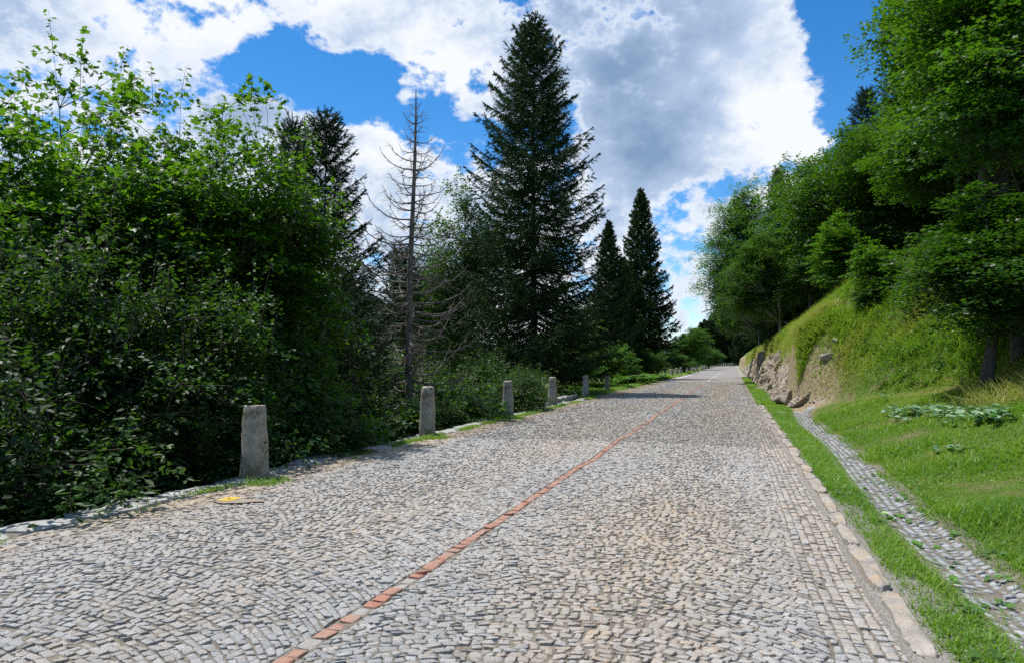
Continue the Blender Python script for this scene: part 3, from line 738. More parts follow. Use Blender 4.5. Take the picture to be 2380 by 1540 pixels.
T_BL = np.array([(-.5, 0, 0), (.5, 0, 0), (0, 1, 0)]); TF_BL = np.array([(0, 1, 2)])
def conifer(seed, H, R, dens=1.0, whorl=.42, nb=7, power=.8, clear=.04, droop=.25, mat=None, bl=.075, bw=.016, hang=.5, tr=None, irr=.2, shoot_gap=.13, per=13, skirt=0.0, shl=1.0):
    r = np.random.RandomState(seed); tr = tr or H * .011
    acc = Acc(); kk = 14; tz = np.linspace(0, 1, kk)
    P = np.stack([.006 * H * np.sin(tz * 5 + seed), .006 * H * np.cos(tz * 4), -.8 + (H + .8) * tz], -1)[None]
    V, F = tubes(P, (tr * (1 - .97 * tz ** .9))[None], 9); acc.add(V, F)
    BP = []; BR = []
    z = H * clear
    while z < H * .985:
        hN = z / H; Lm = R * ((1 - hN) ** power) * (min(1, .55 + hN * 3) if skirt == 0 else 1)
        n_ = max(3, int(nb * (1 - .4 * hN) + r.uniform(-1, 1))); a0 = r.uniform(0, 6.28)
        for k in range(n_):
            Lb = Lm * r.uniform(1 - irr * 1.6, 1 + irr) + .05; a = a0 + k * 6.283 / n_ + r.normal(0, .2)
            el = np.interp(hN, [0, .4, .8, 1], [-.28 - droop, -.1 - droop * .6, .35, 1.1]) + r.normal(0, .08)
            t = np.linspace(0, 1, 8); rad = Lb * t
            up_ = np.interp(hN, [0, .5, 1], [.42, .36, .1])
            zz = rad * el - .08 * Lb * np.sin(t * 3.14) + up_ * Lb * t ** 3 * .7
            BP.append(np.stack([np.cos(a) * rad, np.sin(a) * rad, z + r.normal(0, whorl * .22) + zz], -1)); BR.append(np.clip(Lb * .012, .006, .05) * (1 - .85 * t))
        z += whorl * (1 - .45 * hN) * r.uniform(.8, 1.2)
    BP = np.array(BP); BR = np.array(BR)
    V, F = tubes(BP, BR, 4); acc.add(V, F)
    # side shoots
    SPo = []; SDi = []; SLe = []
    for B in BP:
        Lb = np.linalg.norm(B[-1] - B[0]); ns = max(3, int(Lb / shoot_gap * dens)); t = np.sort(r.uniform(.10 if Lb < 1 else .14, 1, ns)); j = np.clip(t * 7, 0, 6.99); i0 = j.astype(int); f = (j - i0)[:, None]
        p = B[i0] * (1 - f) + B[i0 + 1] * f; d = norm(B[i0 + 1] - B[i0]); side = norm(np.cross(d, UP)); sg = np.where(r.rand(ns) < .5, 1, -1)[:, None]
        ang = r.uniform(.6, 1.05, ns)[:, None]
        dd = d * np.cos(ang) + side * sg * np.sin(ang) + np.stack([0 * t, 0 * t, -r.uniform(0, hang, ns)], -1)
        SPo.append(p); SDi.append(norm(dd)); SLe.append(np.clip((.18 + .38 * (1 - t) * np.minimum(Lb, 2.8)) * r.uniform(.6, 1.2, ns) * shl, .1, 1.1))
        SPo.append(B[-1][None]); SDi.append(norm((B[-1] - B[-2])[None])); SLe.append(np.array([.14]))
        # needles along the branch itself
        SPo.append(B[3:7]); SDi.append(norm(B[4:8] - B[3:7])); SLe.append(np.linalg.norm(B[4:8] - B[3:7], axis=1))
    SPo = np.concatenate(SPo); SDi = np.concatenate(SDi); SLe = np.concatenate(SLe); m = len(SPo)
    npn = per; t = np.tile(np.linspace(0, 1, npn), m); si = np.repeat(np.arange(m), npn)
    sag = -.18 * (t * SLe[si]) ** 2
    pos = SPo[si] + SDi[si] * (t * SLe[si])[:, None]; pos[:, 2] += sag
    rnd = norm(r.normal(0, 1, (len(si), 3))); Y = norm(SDi[si] * .9 + norm(rnd - SDi[si] * (rnd * SDi[si]).sum(1, keepdims=True)) * .85)
    s = np.stack([np.full(len(si), bw) * r.uniform(.8, 1.3, len(si)), bl * r.uniform(.7, 1.3, len(si)), np.ones(len(si))], -1)
    V, F = instance(T_BL, TF_BL, pos, frames(Y, rnd + .01), s)
    tv = np.clip(.25 + .5 * r.rand(m)[si] + .45 * (t > .85), 0, 1)
    crown = mesh_np('crown', V, F, {'tint': tv}, False, mat or M_needle)
    return acc.mesh('trunk', M_barks), crown

def plant(name, meshes, loc, rz_, sc, label, cat, group=None, parts=('trunk', 'crown')):
    e_ = bpy.data.objects.new(name, None); C.objects.link(e_); e_.location = loc; e_.rotation_euler = (0, 0, rz_); e_.scale = sc
    setp(e_, label, cat, group)
    for pn, me in zip(parts, meshes):
        o = bpy.data.objects.new(pn, me); C.objects.link(o); o.parent = e_
    return e_
def at(px, Z, zb=None):
    x, y = W(px, Z); return (x, y, float(ground(x, y)) if zb is None else zb)

# ------------------------------------------------------------------ mesh library
MAPLE1 = broadleaf(1, [(0, 0, 5.3, 2.3, 2.3, 2.6), (1.1, .5, 6.6, 1.5, 1.5, 1.9), (-1.2, -.4, 6.0, 1.5, 1.5, 1.9), (0, 0, 3.2, 2.2, 2.2, 1.5)], 850, 40, .138, 'maple', .42, M_maple, M_bark, 8, .11, 26, .1, 70, lump=.38, sprig_len=.5, stems=2, spread=.12)
MAPLE2 = broadleaf(2, [(0, 0, 5.0, 2.0, 2.0, 2.8), (.8, -.6, 6.6, 1.1, 1.1, 1.7), (-1.0, .7, 5.4, 1.6, 1.6, 1.8), (.2, 0, 2.8, 2.2, 2.2, 1.5)], 760, 40, .138, 'maple', .42, M_maple, M_bark, 8, .10, 26, .08, 80, lump=.38, sprig_len=.6, stems=3, spread=.14)
BIGMAP = broadleaf(3, [(0, 0, 8.2, 3.4, 3.4, 3.6), (-1.6, -1.2, 6.0, 2.6, 2.6, 2.2), (1.5, 1.0, 10.2, 2.4, 2.4, 2.6), (-1.0, 1.2, 10, 2.2, 2.2, 2.4)], 1700, 40, .15, 'maple', .55, M_mapd, M_bark, 13, .2, 40, .16, 70, flat=.2, lump=.25, sprig_len=.5)
SHRUB1 = broadleaf(4, [(0, 0, 1.7, 1.35, 1.35, 1.35), (.6, .2, 2.5, .8, .8, .9), (-.7, -.2, 2.2, .8, .8, .9)], 760, 30, .078, 'oval', .26, M_shrub, M_bark, 3.2, .03, 22, .05, 60, stems=6, spread=.28, lump=.3, sprig_len=.5)
SHRUB2 = broadleaf(5, [(0, 0, 1.5, 1.5, 1.5, 1.2), (.5, -.5, 2.3, .8, .8, .8)], 700, 26, .092, 'oval', .30, M_shrub, M_bark, 3.0, .03, 20, .05, 50, stems=5, spread=.3, lump=.3, sprig_len=.45)
SHRUBL = broadleaf(16, [(0, 0, 1.4, 1.5, 1.5, 1.2), (.5, .6, 2.2, 1.1, 1.1, .8)], 300, 24, .105, 'oval', .34, M_shrub, M_bark, 3.0, .03, 26, .05, 30, stems=5, spread=.3, lump=.4, sprig_len=.4, droop=.6)
SHRUBB = broadleaf(17, [(0, 0, 1.5, 1.5, 1.5, 1.2), (.5, -.5, 2.3, .9, .9, .8), (-.8, .4, 2.0, .8, .8, .8)], 520, 24, .12, 'oval', .32, M_birch, M_bark, 3.0, .03, 20, .05, 50, stems=5, spread=.3, lump=.35, sprig_len=.45)
SHMAP = broadleaf(6, [(0, 0, 1.6, 1.35, 1.35, 1.2), (-.6, .2, 2.3, .8, .8, .9)], 420, 26, .13, 'maple', .34, M_maple, M_bark, 3.0, .03, 18, .05, 30, stems=4, spread=.25, lump=.3, sprig_len=.5)
ROUND = broadleaf(7, [(0, 0, 5.6, 3.2, 3.2, 3.4), (1.4, 0, 7.2, 2.2, 2.2, 2.4), (-1.6, .6, 5.0, 2.2, 2.2, 2.6), (0, 0, 3.0, 3.0, 3.0, 2.0)], 1500, 30, .165, 'dia', .52, M_mapd, M_bark, 10, .16, 40, .12, 120, lump=.2, sprig_len=.5)
BIRCH = broadleaf(8, [(0, 0, 7.5, 2.2, 2.2, 4.6), (.6, 0, 10.5, 1.4, 1.4, 2.6), (-.9, .3, 5.0, 1.9, 1.9, 3.0)], 2000, 24, .14, 'dia', .34, M_birch, M_birchbark, 13, .12, 50, .12, 80, flat=.5, droop=.7, lump=.32, sprig_len=.5, up=1.6)
BIRCHL = broadleaf(18, [(-2.6, 0, 7.5, 2.6, 2.6, 4.2), (-2.0, 0, 10.5, 1.6, 1.6, 2.6), (-3.2, .3, 5.0, 2.1, 2.1, 2.8), (-1.2, .3, 6.0, 2.1, 2.1, 3.8)], 3000, 26, .145, 'dia', .36, M_birch, M_birchbark, 13, .12, 60, .12, 80, flat=.5, droop=.7, lump=.32, sprig_len=.5, up=1.6)
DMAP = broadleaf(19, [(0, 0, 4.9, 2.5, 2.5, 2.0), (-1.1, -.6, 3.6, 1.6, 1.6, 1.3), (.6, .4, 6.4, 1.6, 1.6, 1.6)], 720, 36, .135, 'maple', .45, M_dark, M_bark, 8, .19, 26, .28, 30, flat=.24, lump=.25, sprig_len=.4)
AIRY = broadleaf(9, [(0, 0, 7, 2.4, 2.4, 4.2), (1.2, .5, 9.0, 1.5, 1.5, 2.2), (-1.3, 0, 6, 1.6, 1.6, 2.4)], 1600, 24, .15, 'dia', .38, M_birch, M_bark, 12, .10, 45, .1, 80, flat=.4, droop=.3, lump=.4, sprig_len=.6, up=1.5)
SP_BIG = conifer(20, 23, 5.6, 1.0, .40, 10, .72, .07, .12, irr=.28, bl=.15, bw=.05, hang=.9, shoot_gap=.07, per=10, shl=1.25)
SP_MID = conifer(21, 12, 2.7, 1.0, .28, 10, .70, .05, .15, irr=.24, bl=.09, bw=.026, hang=.7, shoot_gap=.055, per=11, shl=1.2)
SP_SLIM = conifer(22, 18, 4.7, 1.0, .40, 10, .95, .15, .34, irr=.18, bl=.2, bw=.08, hang=1.1, shoot_gap=.09, per=9, shl=1.3)
SP_FAR = conifer(23, 16, 2.9, 1.0, .6, 8, .85, .03, .15, irr=.2, bl=.35, bw=.22, hang=.8, shoot_gap=.25, per=6, shl=1.3)
SP_YNG = conifer(24, 5, 1.5, 1.0, .24, 8, .8, .02, .0, irr=.25, bl=.055, bw=.014, hang=.3, shoot_gap=.045, per=11, shl=1.1)

# ------------------------------------------------------------------ left trees, near to far
GM = 'young maples below the left road edge'
GS = 'shrubs below the left road edge'
for px, Z, zt, sxy, rz_, mesh, lab in (
        (50, 13.5, 7.1, 1.0, 0.3, MAPLE1, 'leafy young maple at the left border, tallest of the maples'),
        (-190, 12.5, 6.6, 1.0, 2.0, MAPLE2, 'young maple cut off by the left border of the picture'),
        (190, 16.5, 8.3, .95, 1.2, MAPLE2, 'young maple just right of the tallest maple, behind it'),
        (365, 14.5, 6.6, .85, 4.0, MAPLE2, 'slender maple with upright shoots, left of the two middle tops'),
        (525, 15.0, 6.9, .85, 5.2, MAPLE1, 'slender maple with upright shoots, right of the two middle tops'),
        (645, 15.0, 6.3, .66, 0.9, MAPLE2, 'bright-leaved maple beside the dark spruce'),
        (450, 20, 7.0, 1.0, 2.2, MAPLE1, 'maple half hidden behind the slender maples'),
        (300, 21, 8.0, 1.1, 2.9, MAPLE1, 'maple in the second rank behind the slender maples'),
        ):
    x, y, z = at(px, Z); h = zt - z
    plant('maple_tree', mesh, (x, y, z), rz_, (sxy, sxy, h / 9.0), lab, 'tree', GM)
for k, (px, Z, zt, sxy, mesh, lab) in enumerate((
        (60, 10.5, 3.6, 1.15, SHRUB1, 'tall dark hazel shrub under the leftmost maple'),
        (250, 10.8, 3.3, 1.1, SHRUB2, 'dark shrub left of the nearest bollard, with glossy leaves'),
        (-70, 8.4, 2.6, 1.1, SHRUBL, 'shrub overhanging the road edge at the left border'),
        (110, 8.9, 1.25, .9, SHRUBL, 'low shrub with drooping leaves at lower left'),
        (440, 11.6, 2.9, 1.1, SHRUB1, 'shrub behind the nearest bollard, left side'),
        (575, 13.3, 2.6, 1.1, SHRUB2, 'shrub behind the nearest bollard, right side'),
        (360, 10.5, .9, .8, SHRUB1, 'low shrub just left of the nearest bollard'),
        (690, 15, 2.2, 1.1, SHMAP, 'maple shrub between the first and second bollards'),
        (700, 13.4, .8, .9, SHRUB2, 'low shrub right of the nearest bollard'),
        (800, 16.5, 1.3, 1.0, SHRUB1, 'shrub in front of the young spruce'),
        (905, 17.8, .7, .9, SHMAP, 'sunlit low shrub just left of the second bollard'),
        (1075, 22, 1.1, 1.1, SHMAP, 'maple shrub right of the second bollard'),
        (1170, 26, 1.6, 1.1, SHRUB2, 'shrub behind the third bollard'),
        (1020, 20.5, .7, .8, SHRUB1, 'bright low shrub behind the second bollard'),
        (980, 30, 1.8, 1.3, SHRUB1, 'shrub at the foot of the dead spruce'),
        (1085, 33, 2.3, 1.5, SHRUB2, 'shrub left of the tall spruce'),
        (160, 15, 5.0, 1.5, SHRUB2, 'tall shrub between the left maples'),
        (330, 13.5, 4.2, 1.3, SHRUB1, 'shrub filling the gap below the slender maples'),
        (600, 18, 4.2, 1.3, SHRUB1, 'tall shrub below the bright-leaved maple'),
        (720, 20, 2.6, 1.2, SHRUB2, 'shrub at the foot of the dark spruce'),
        (-260, 10, 4.5, 1.4, SHRUB2, 'shrub outside the left border of the picture'),
        (500, 16.5, 4.4, 1.4, SHRUB2, 'tall shrub under the slender maples'),
        (860, 27, 2.2, 1.6, SHRUB1, 'shrub behind the young spruce'),
        (1220, 33, 1.4, 1.2, SHRUB1, 'shrub behind the fourth bollard at the tall spruce foot'),
        )):
    x, y, z = at(px, Z); h = max(1.2, zt - z)
    plant('shrub', mesh, (x, y, z), k * 1.7, (sxy, sxy, h / 3.4), lab, 'shrub', GS, ('stems', 'crown'))
def put(name, mesh, H0, px, ptop, Z, sxy, rz_, lab, cat='tree', group=None, zb=None):
    x, y, z = at(px, Z, zb); h = zpx(ptop, Z) - z
    return plant(name, mesh, (x, y, z), rz_, (sxy, sxy, h / H0), lab, cat, group)
put('spruce_tree', SP_MID, 12, 757, 262, 20, .95, .4, 'dark spruce behind the bright-leaved maple')
put('spruce_tree', SP_MID, 12, 682, 275, 25, .8, 2.4, 'narrow spruce top between the maple and the dark spruce')
put('spruce_tree', SP_YNG, 5, 815, 600, 17.5, 1.25, 1.4, 'young green spruce left of the dead spruce')
put('spruce_tree', SP_YNG, 5, 745, 720, 17.0, 1.0, 3.4, 'smallest spruce, low among shrubs under the dark spruce')
put('spruce_tree', SP_MID, 12, 935, 572, 36, 1.2, 3, 'small spruce seen just left of the dead spruce')
put('spruce_tree', SP_BIG, 23, 1240, 42, 40, 1.0, 1.0, 'tallest spruce, towering in the middle of the picture')
put('willow_tree', AIRY, 12, 1085, 452, 46, 1.15, .6, 'airy broadleaf tree between dead spruce and tallest spruce')
put('willow_tree', AIRY, 12, 1010, 560, 52, 1.2, 2.6, 'airy broadleaf tree right behind the dead spruce')
put('broadleaf_tree', ROUND, 10, 1330, 690, 54, .7, 2.0, 'rounded green tree at the right foot of the tallest spruce')
put('spruce_tree', SP_SLIM, 18, 1415, 515, 72, .9, 0.2, 'left spruce of the far pair by the road')
put('spruce_tree', SP_SLIM, 18, 1490, 443, 78, 1.1, 1.1, 'right and taller spruce of the far pair by the road')
put('spruce_tree', SP_SLIM, 18, 1450, 600, 84, .8, 2.1, 'dark spruce filling the gap between the far pair')
put('shrub', SHRUBB, 3.2, 1392, 795, 51, 1.1, 1, 'bright bush between the tallest spruce and the fern clump', 'shrub')
put('shrub', SHRUBB, 3.2, 1340, 810, 47, 1.0, 3, 'bright bush under the rounded green tree, behind the fifth bollard', 'shrub')
put('shrub', SHRUBB, 3.2, 1440, 800, 60, 1.0, 2, 'bush behind the fern clump, left of the far row of bollards', 'shrub')
put('shrub', SHRUBB, 3.2, 1515, 810, 72, .9, 4, 'flowering bush below the far pair of spruces', 'shrub')
put('shrub', SHRUBB, 3.2, 1575, 815, 120, 1.8, 5, 'pale bush behind the far bollards, left of the rounded tree', 'shrub')
put('broadleaf_tree', ROUND, 10, 1604, 757, 170, 1.55, 1.0, 'rounded tree beside the road bend, left of distant spruces')
put('broadleaf_tree', ROUND, 10, 1648, 800, 200, 1.1, 3.0, 'small rounded tree in front of the distant spruces')
fr = np.random.RandomState(77)
GFs = 'distant spruces behind the road bend'
for k in range(34):
    px = 1588 + k * 5.2 + fr.normal(0, 3); Z = fr.uniform(300, 420); top = np.interp(px, [1588, 1610, 1640, 1660, 1690, 1730, 1765], [778, 765, 745, 722, 712, 690, 670]) + fr.uniform(-6, 22)
    put('spruce_tree', SP_FAR, 16, px, top, Z, 2.0, k * 1.3, 'tall spruce standing in the dark wood behind the road bend', 'tree', GFs, float(rz(Z)) - 2)

def putp(name, mesh, H0, px, pyb, ptop, wide, rz_, lab, cat='tree', group=None):
    x, y, z, Z = hit(px, pyb); h = zpx(ptop, Z) - z; k = h / H0
    return plant(name, mesh, (x, y, z), rz_, (k * wide, k * wide, k), lab, cat, group)
# dead spruce
def dead_spruce(seed, H):
    r = np.random.RandomState(seed); tk = np.linspace(0, 1, 24)
    tx = -.20 + .30 * tk + .03 * np.sin(tk * 9); ty = .02 * np.sin(tk * 7)
    P = np.stack([tx, ty, -.8 + (H + .8) * tk], -1)[None]
    acc = Acc(); R_ = .15 * (1 - tk) ** .8 + .012; V, F = tubes(P, R_[None], 10); acc.add(V, F)
    BP = []; BR = []; TPl = []; TRl = []
    z = .6
    while z < H * .97:
        hN = z / H; n_ = r.randint(3, 6) if hN < .93 else 2; a0 = r.uniform(0, 6.28)
        for k in range(n_):
            Lb = np.interp(hN, [0, .25, .5, .75, .88, 1], [2.4, 2.7, 2.1, 1.3, .6, .1]) * r.uniform(.45, 1.15); a = a0 + k * 6.283 / n_ + r.normal(0, .3)
            t = np.linspace(0, 1, 10); rad = Lb * (t - .12 * t ** 3); el = np.interp(hN, [0, .6, 1], [-.28, -.18, .15]) + r.normal(0, .1)
            zz = Lb * (el * t + r.uniform(.35, .75) * t ** 2.6); x0 = np.interp(hN, tk, tx); sw = r.normal(0, .12) * Lb * t ** 2
            B = np.stack([x0 + np.cos(a) * rad - np.sin(a) * sw, np.sin(a) * rad + np.cos(a) * sw, z + zz], -1) + r.normal(0, .012, (10, 3)) * t[:, None]
            BP.append(B); BR.append(np.clip(.013 + Lb * .009, .012, .032) * (1 - .8 * t))
            ns = int(Lb * 14)
            for q in range(ns):
                u = r.uniform(.15, 1); j = min(int(u * 9), 8); d = norm(B[j + 1] - B[j]); side = norm(np.cross(d, UP)) * r.choice([-1, 1])
                l = r.uniform(.08, .34); dd = norm(d * .7 + side * r.uniform(.3, 1) + UP * r.uniform(-.9, .2)); tt_ = np.linspace(0, 1, 4)[:, None]
                TPl.append(B[j] + dd * tt_ * l + np.array([0, 0, -.1]) * tt_ ** 2 * l + r.normal(0, .008, (4, 3))); TRl.append(np.array([.008, .006, .0045, .002]))
        z += r.uniform(.18, .32)
    V, F = tubes(np.array(BP), np.array(BR), 5); V2, F2 = tubes(np.array(TPl), np.array(TRl), 3)
    a2 = Acc(); a2.add(V, F); a2.add(V2, F2)
    return acc.mesh('dead_trunk', M_dead), a2.mesh('dead_branches', M_dead)
x, y, z = at(958, 22); hd = zpx(208, 22) - z
DS = dead_spruce(3, hd)
ds = plant('dead_spruce', DS, (x, y, z), TH, (1, 1, 1), 'dead bare spruce with grey upturned branches, left of tallest spruce', 'tree', None, ('trunk', 'branches'))

# ------------------------------------------------------------------ right trees
put('birch_tree', BIRCHL, 14, 1792, 398, 60, 1.1, TH, 'birch leaning over the road above the rock wall')
put('birch_tree', BIRCHL, 14, 1815, 520, 48, .75, TH + .3, 'smaller birch in front of the leaning birch')
put('birch_tree', BIRCHL, 14, 1765, 560, 84, 1.0, TH - .2, 'birch farthest down the road on the right side')
put('spruce_tree', SP_MID, 12, 1808, 390, 58, .9, .7, 'spruce tip rising among the birches on the right')
putp('shrub', SHRUB2, 3.2, 1835, 712, 640, 1.6, .7, 'dark bush at the top of the grassy bank, left end', 'shrub')
putp('shrub', SHRUB1, 3.2, 1890, 668, 560, 1.3, 1.7, 'wide dark bush at the crest of the grassy bank', 'shrub')
putp('shrub', SHRUB2, 3.2, 1797, 735, 640, 1.0, 2.7, 'bush overhanging the far end of the rock wall', 'shrub')
putp('shrub', SHRUB1, 3.2, 1768, 775, 700, 1.0, 2.7, 'last bush above the road at the rock wall end', 'shrub')
put('broadleaf_tree', ROUND, 10, 1965, 268, 48, 1.2, 1.0, 'large rounded tree above the grassy bank')
put('broadleaf_tree', ROUND, 10, 1890, 355, 54, 1.2, 2.2, 'rounded tree sloping down towards the birches')
put('broadleaf_tree', ROUND, 10, 2085, 300, 42, 1.1, 3.2, 'rounded tree next to the big maple')
put('broadleaf_tree', MAPLE2, 9, 1945, 500, 40, .7, 5.2, 'low rounded tree under the large rounded tree')
put('spruce_tree', SP_MID, 12, 2013, 205, 62, 1.6, .7, 'dark spruce tip above the rounded tree, left one of two')
put('spruce_tree', SP_MID, 12, 2092, 150, 58, 1.6, 1.7, 'dark spruce tip above the rounded tree, right one of two')
put('maple_tree', BIGMAP, 13, 2290, -130, 25, .92, 2.3, 'big maple with outreaching left boughs, on the right')
put('maple_tree', BIGMAP, 13, 2400, -260, 20, .9, .2, 'big maple at the right border, reaching out of the picture')
put('maple_tree', BIGMAP, 13, 2230, 120, 32, .9, 4.2, 'maple behind the big maples on the right')
put('maple_tree', BIGMAP, 13, 2330, 80, 29, 1.1, 5.0, 'maple deep in the dark wood at right')
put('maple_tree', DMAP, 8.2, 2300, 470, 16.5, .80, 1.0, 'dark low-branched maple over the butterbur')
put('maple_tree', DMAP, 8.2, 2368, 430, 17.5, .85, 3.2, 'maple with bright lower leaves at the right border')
putp('shrub', SHMAP, 3.2, 2040, 690, 572, 1.15, .5, 'bright maple sapling alone on the grassy bank', 'shrub')
putp('shrub', SHMAP, 3.2, 2015, 725, 650, .95, 2.5, 'small sapling just below the bright maple sapling', 'shrub')
put('shrub', SHRUB1, 3.2, 2190, 600, 30, 1.5, .5, 'undergrowth bush beneath the big maples', 'shrub')
put('shrub', SHRUB2, 3.2, 2330, 640, 24, 1.5, .5, 'undergrowth bush behind the two dark trunks', 'shrub')
put('shrub', SHRUB1, 3.2, 2440, 640, 20, 1.6, 1.5, 'undergrowth bush at the right border', 'shrub')
for k, (px, ptop, Z) in enumerate(((2190, 230, 48), (2290, 60, 44), (2360, 0, 40), (2480, -60, 32), (2080, 280, 60), (1850, 480, 66))):
    put('broadleaf_tree', ROUND, 10, px, ptop, Z, 1.5, k * 1.1, ['tree in the wood behind the big maple, left one', 'tree in the wood behind the big maples', 'tree in the wood behind the right-hand maple',
        'tree in the wood past the right border', 'tree in the wood behind the rounded trees', 'tree in the wood behind the birches'][k])
# two dark trunks at the right
def bare_trunk(px0, px1, py0, py1, Z, r0, lab):
    x0, y0 = W(px0, Z); x1, y1 = W(px1, Z); z0 = float(ground(x0, y0)) - .3; z1 = zpx(py1, Z)
    t = np.linspace(0, 1, 9)[:, None]; P = np.array([0, 0, 0]) * (1 - t) + np.array([x1 - x0, y1 - y0, z1 - z0]) * t; P[:, 0] += .04 * np.sin(t[:, 0] * 6)
    V, F = tubes(P[None], (r0 * (1.15 - .4 * t[:, 0]))[None], 12); a = Acc(); a.add(V, F)
    tm = a.mesh('trunk', M_bark)
    # a light crown of its own higher up
    return tm, (x0, y0, z0)

# ------------------------------------------------------------------ rock
rk = np.random.RandomState(15)
seeds = np.stack([rk.uniform(24, 152, 1800), rk.uniform(-.5, 5, 1800), rk.uniform(-1, 6, 1800)], -1); soff = rk.uniform(-.32, .42, 1800)
def chunk(P):      # faceted displacement
    o = np.zeros(len(P)); sc = np.array([.9, 1.2, 1.0])
    for i in range(0, len(P), 4000):
        D2 = (((P[i:i + 4000, None] - seeds[None]) * sc) ** 2).sum(-1); o[i:i + 4000] = soff[D2.argmin(1)]
    return o
ny_, nt_ = 540, 34; yy = np.concatenate([np.linspace(26.5, 46, 300), np.linspace(46.2, 84, 160), np.linspace(84.6, 150, 80)]); tt_ = np.linspace(0, 1, nt_); YY, TT = np.meshgrid(yy, tt_, indexing='ij')
toe = 1.95 + .12 * np.sin(YY * .35) + .1 * np.sin(YY * .9 + 1)
hgt = np.interp(YY, [26.5, 28, 31, 35, 40, 60, 84, 150], [.3, .8, 1.6, 2.3, 2.4, 2.4, 2.3, 2.2]) + .35 * sn(YY, 0 * YY, 55, 1.3)
XX = toe - .12 + .85 * TT ** 1.1 + np.interp(YY, [26.5, 29, 33], [.65, .15, -.1]); ZZ = -.15 + hgt * TT
Pp = np.stack([YY, XX, ZZ], -1).reshape(-1, 3)
w_ = sst(0, .12, TT) * (1 - sst(.88, 1, TT)); wv = w_.ravel()
dsp = (chunk(Pp + .05 * rk.normal(0, 1, Pp.shape) * 0) * .8 + .06 * sn(Pp[:, 0], Pp[:, 2], 61, 6) + .03 * rk.normal(0, 1, len(Pp))) * (.25 + .75 * wv)
V = np.stack([Pp[:, 1] - dsp * .8 + .03, Pp[:, 0] - dsp * .25, Pp[:, 2] + dsp * .15], -1)
V[:, 0] += np.where(TT.ravel() > .93, .25, 0)
i = np.arange(ny_ * nt_).reshape(ny_, nt_); F = np.stack([i[:-1, :-1], i[:-1, 1:], i[1:, 1:], i[1:, :-1]], -1).reshape(-1, 4)
setp(link('rock_face', mesh_np('rock_face', V, F, None, False, M_rock)), kind='structure')
import bmesh
def boulder(seed, sx, sy, sz, mat):
    r = np.random.RandomState(seed); bm = bmesh.new()
    for p in norm(r.normal(0, 1, (11, 3))) * r.uniform(.75, 1.15, (11, 1)): bm.verts.new((p[0] * sx, p[1] * sy, p[2] * sz))
    bmesh.ops.convex_hull(bm, input=bm.verts)
    bmesh.ops.delete(bm, geom=[v for v in bm.verts if not v.link_faces], context='VERTS')
    bmesh.ops.bevel(bm, geom=list(bm.edges), offset=.02, segments=1, affect='EDGES')
    bmesh.ops.triangulate(bm, faces=bm.faces); bmesh.ops.subdivide_edges(bm, edges=bm.edges, cuts=2, use_grid_fill=True)
    for v in bm.verts:
        v.co += v.co.normalized() * float(sn(v.co.x * 4, v.co.y * 4 + v.co.z * 5, seed, 1.5)) * .05 * min(1, sz * 2)
    me = bpy.data.meshes.new('boulder'); bm.to_mesh(me); bm.free(); me.materials.append(mat); return me
ROCKS = [(1812, 845, .62, .55, 1.0, M_rockb, 'big brown angular boulder standing in the rock wall'),
        (1778, 905, .5, .8, .45, M_rock, 'grey boulder at the foot of the rock wall, left of the low one'),
        (1757, 875, .5, 1.0, .8, M_rock, 'grey boulder in the rock wall left of the brown boulder'),
        (1778, 835, .6, .8, .9, M_rockb, 'dark boulder high in the rock wall by the road'),
        (1760, 840, .6, 1.0, .8, M_rock, 'upper left block of the rock wall by the road'),
        (1792, 875, .6, .7, .7, M_rock, 'grey block under the big brown boulder'),
        (1835, 925, .6, .6, .35, M_rockb, 'low brown boulder at the right end of the rock wall'),
        (1805, 915, .5, .6, .4, M_rock, 'grey block between the rock wall and the low brown boulder'),
        (1862, 944, .34, .3, .16, M_rock, 'flat stone where the gutter begins'),
        (1885, 953, .24, .3, .10, M_gut, 'small pale stone beside the gutter start'),
        (1828, 750, .7, .5, .45, M_rock, 'grey rock near the top of the grassy bank'),
        (1852, 745, .5, .4, .25, M_rock, 'pale ledge right of the upper grey rock'),
        (1780, 790, .5, .6, .5, M_rock, 'mossy rock on the crest above the rock wall'),
        (1944, 792, .28, .5, .2, M_rock2, 'pale rock slab in the grass, upper one'),
        (1926, 822, .34, .6, .2, M_rock2, 'pale rock slab in the grass, lower one')]
for k, (px, py, sx, sy, sz, mat, lab) in enumerate(ROCKS):
    x, y, zz, Z_ = hit(px, py)
    o = link('boulder', boulder(100 + k, sx, sy, sz, mat), None, (x, y, zz - sz * (.05 if k < 8 else .7)), k * .7)
    if k > 7: o.rotation_euler = (.25, -.6, k * .7)
    setp(o, lab, 'rock', 'rocks of the bank beside the road')
# low dry wall by the verge
aw = Acc(); rw = np.random.RandomState(4); Ql = []
for row in range(2):
    y = 30.5
    while y < 35.5:
        ln = rw.uniform(.25, .55); Ql.append((y, ln, row)); y += ln
me_list = []
Qw = np.array([[[-7.75, y + .01], [-7.35, y + .01], [-7.35, y + l - .01], [-7.75, y + l - .01]] for y, l, r_ in Ql]); zt = np.array([(.10 if r_ else -.06) for _, _, r_ in Ql])
Qw[:, :, 0] += rw.normal(0, .04, (len(Qw), 1)); t_ = np.full(len(Qw), .5)
dw = link('dry_stone_wall', stones(Qw, zt[:, None], M_kerbL, 'dry_wall', t_, t_, 8, .02, .14, 13, .008)); setp(dw, 'low mossy dry stone wall behind the fourth bollard', 'wall')

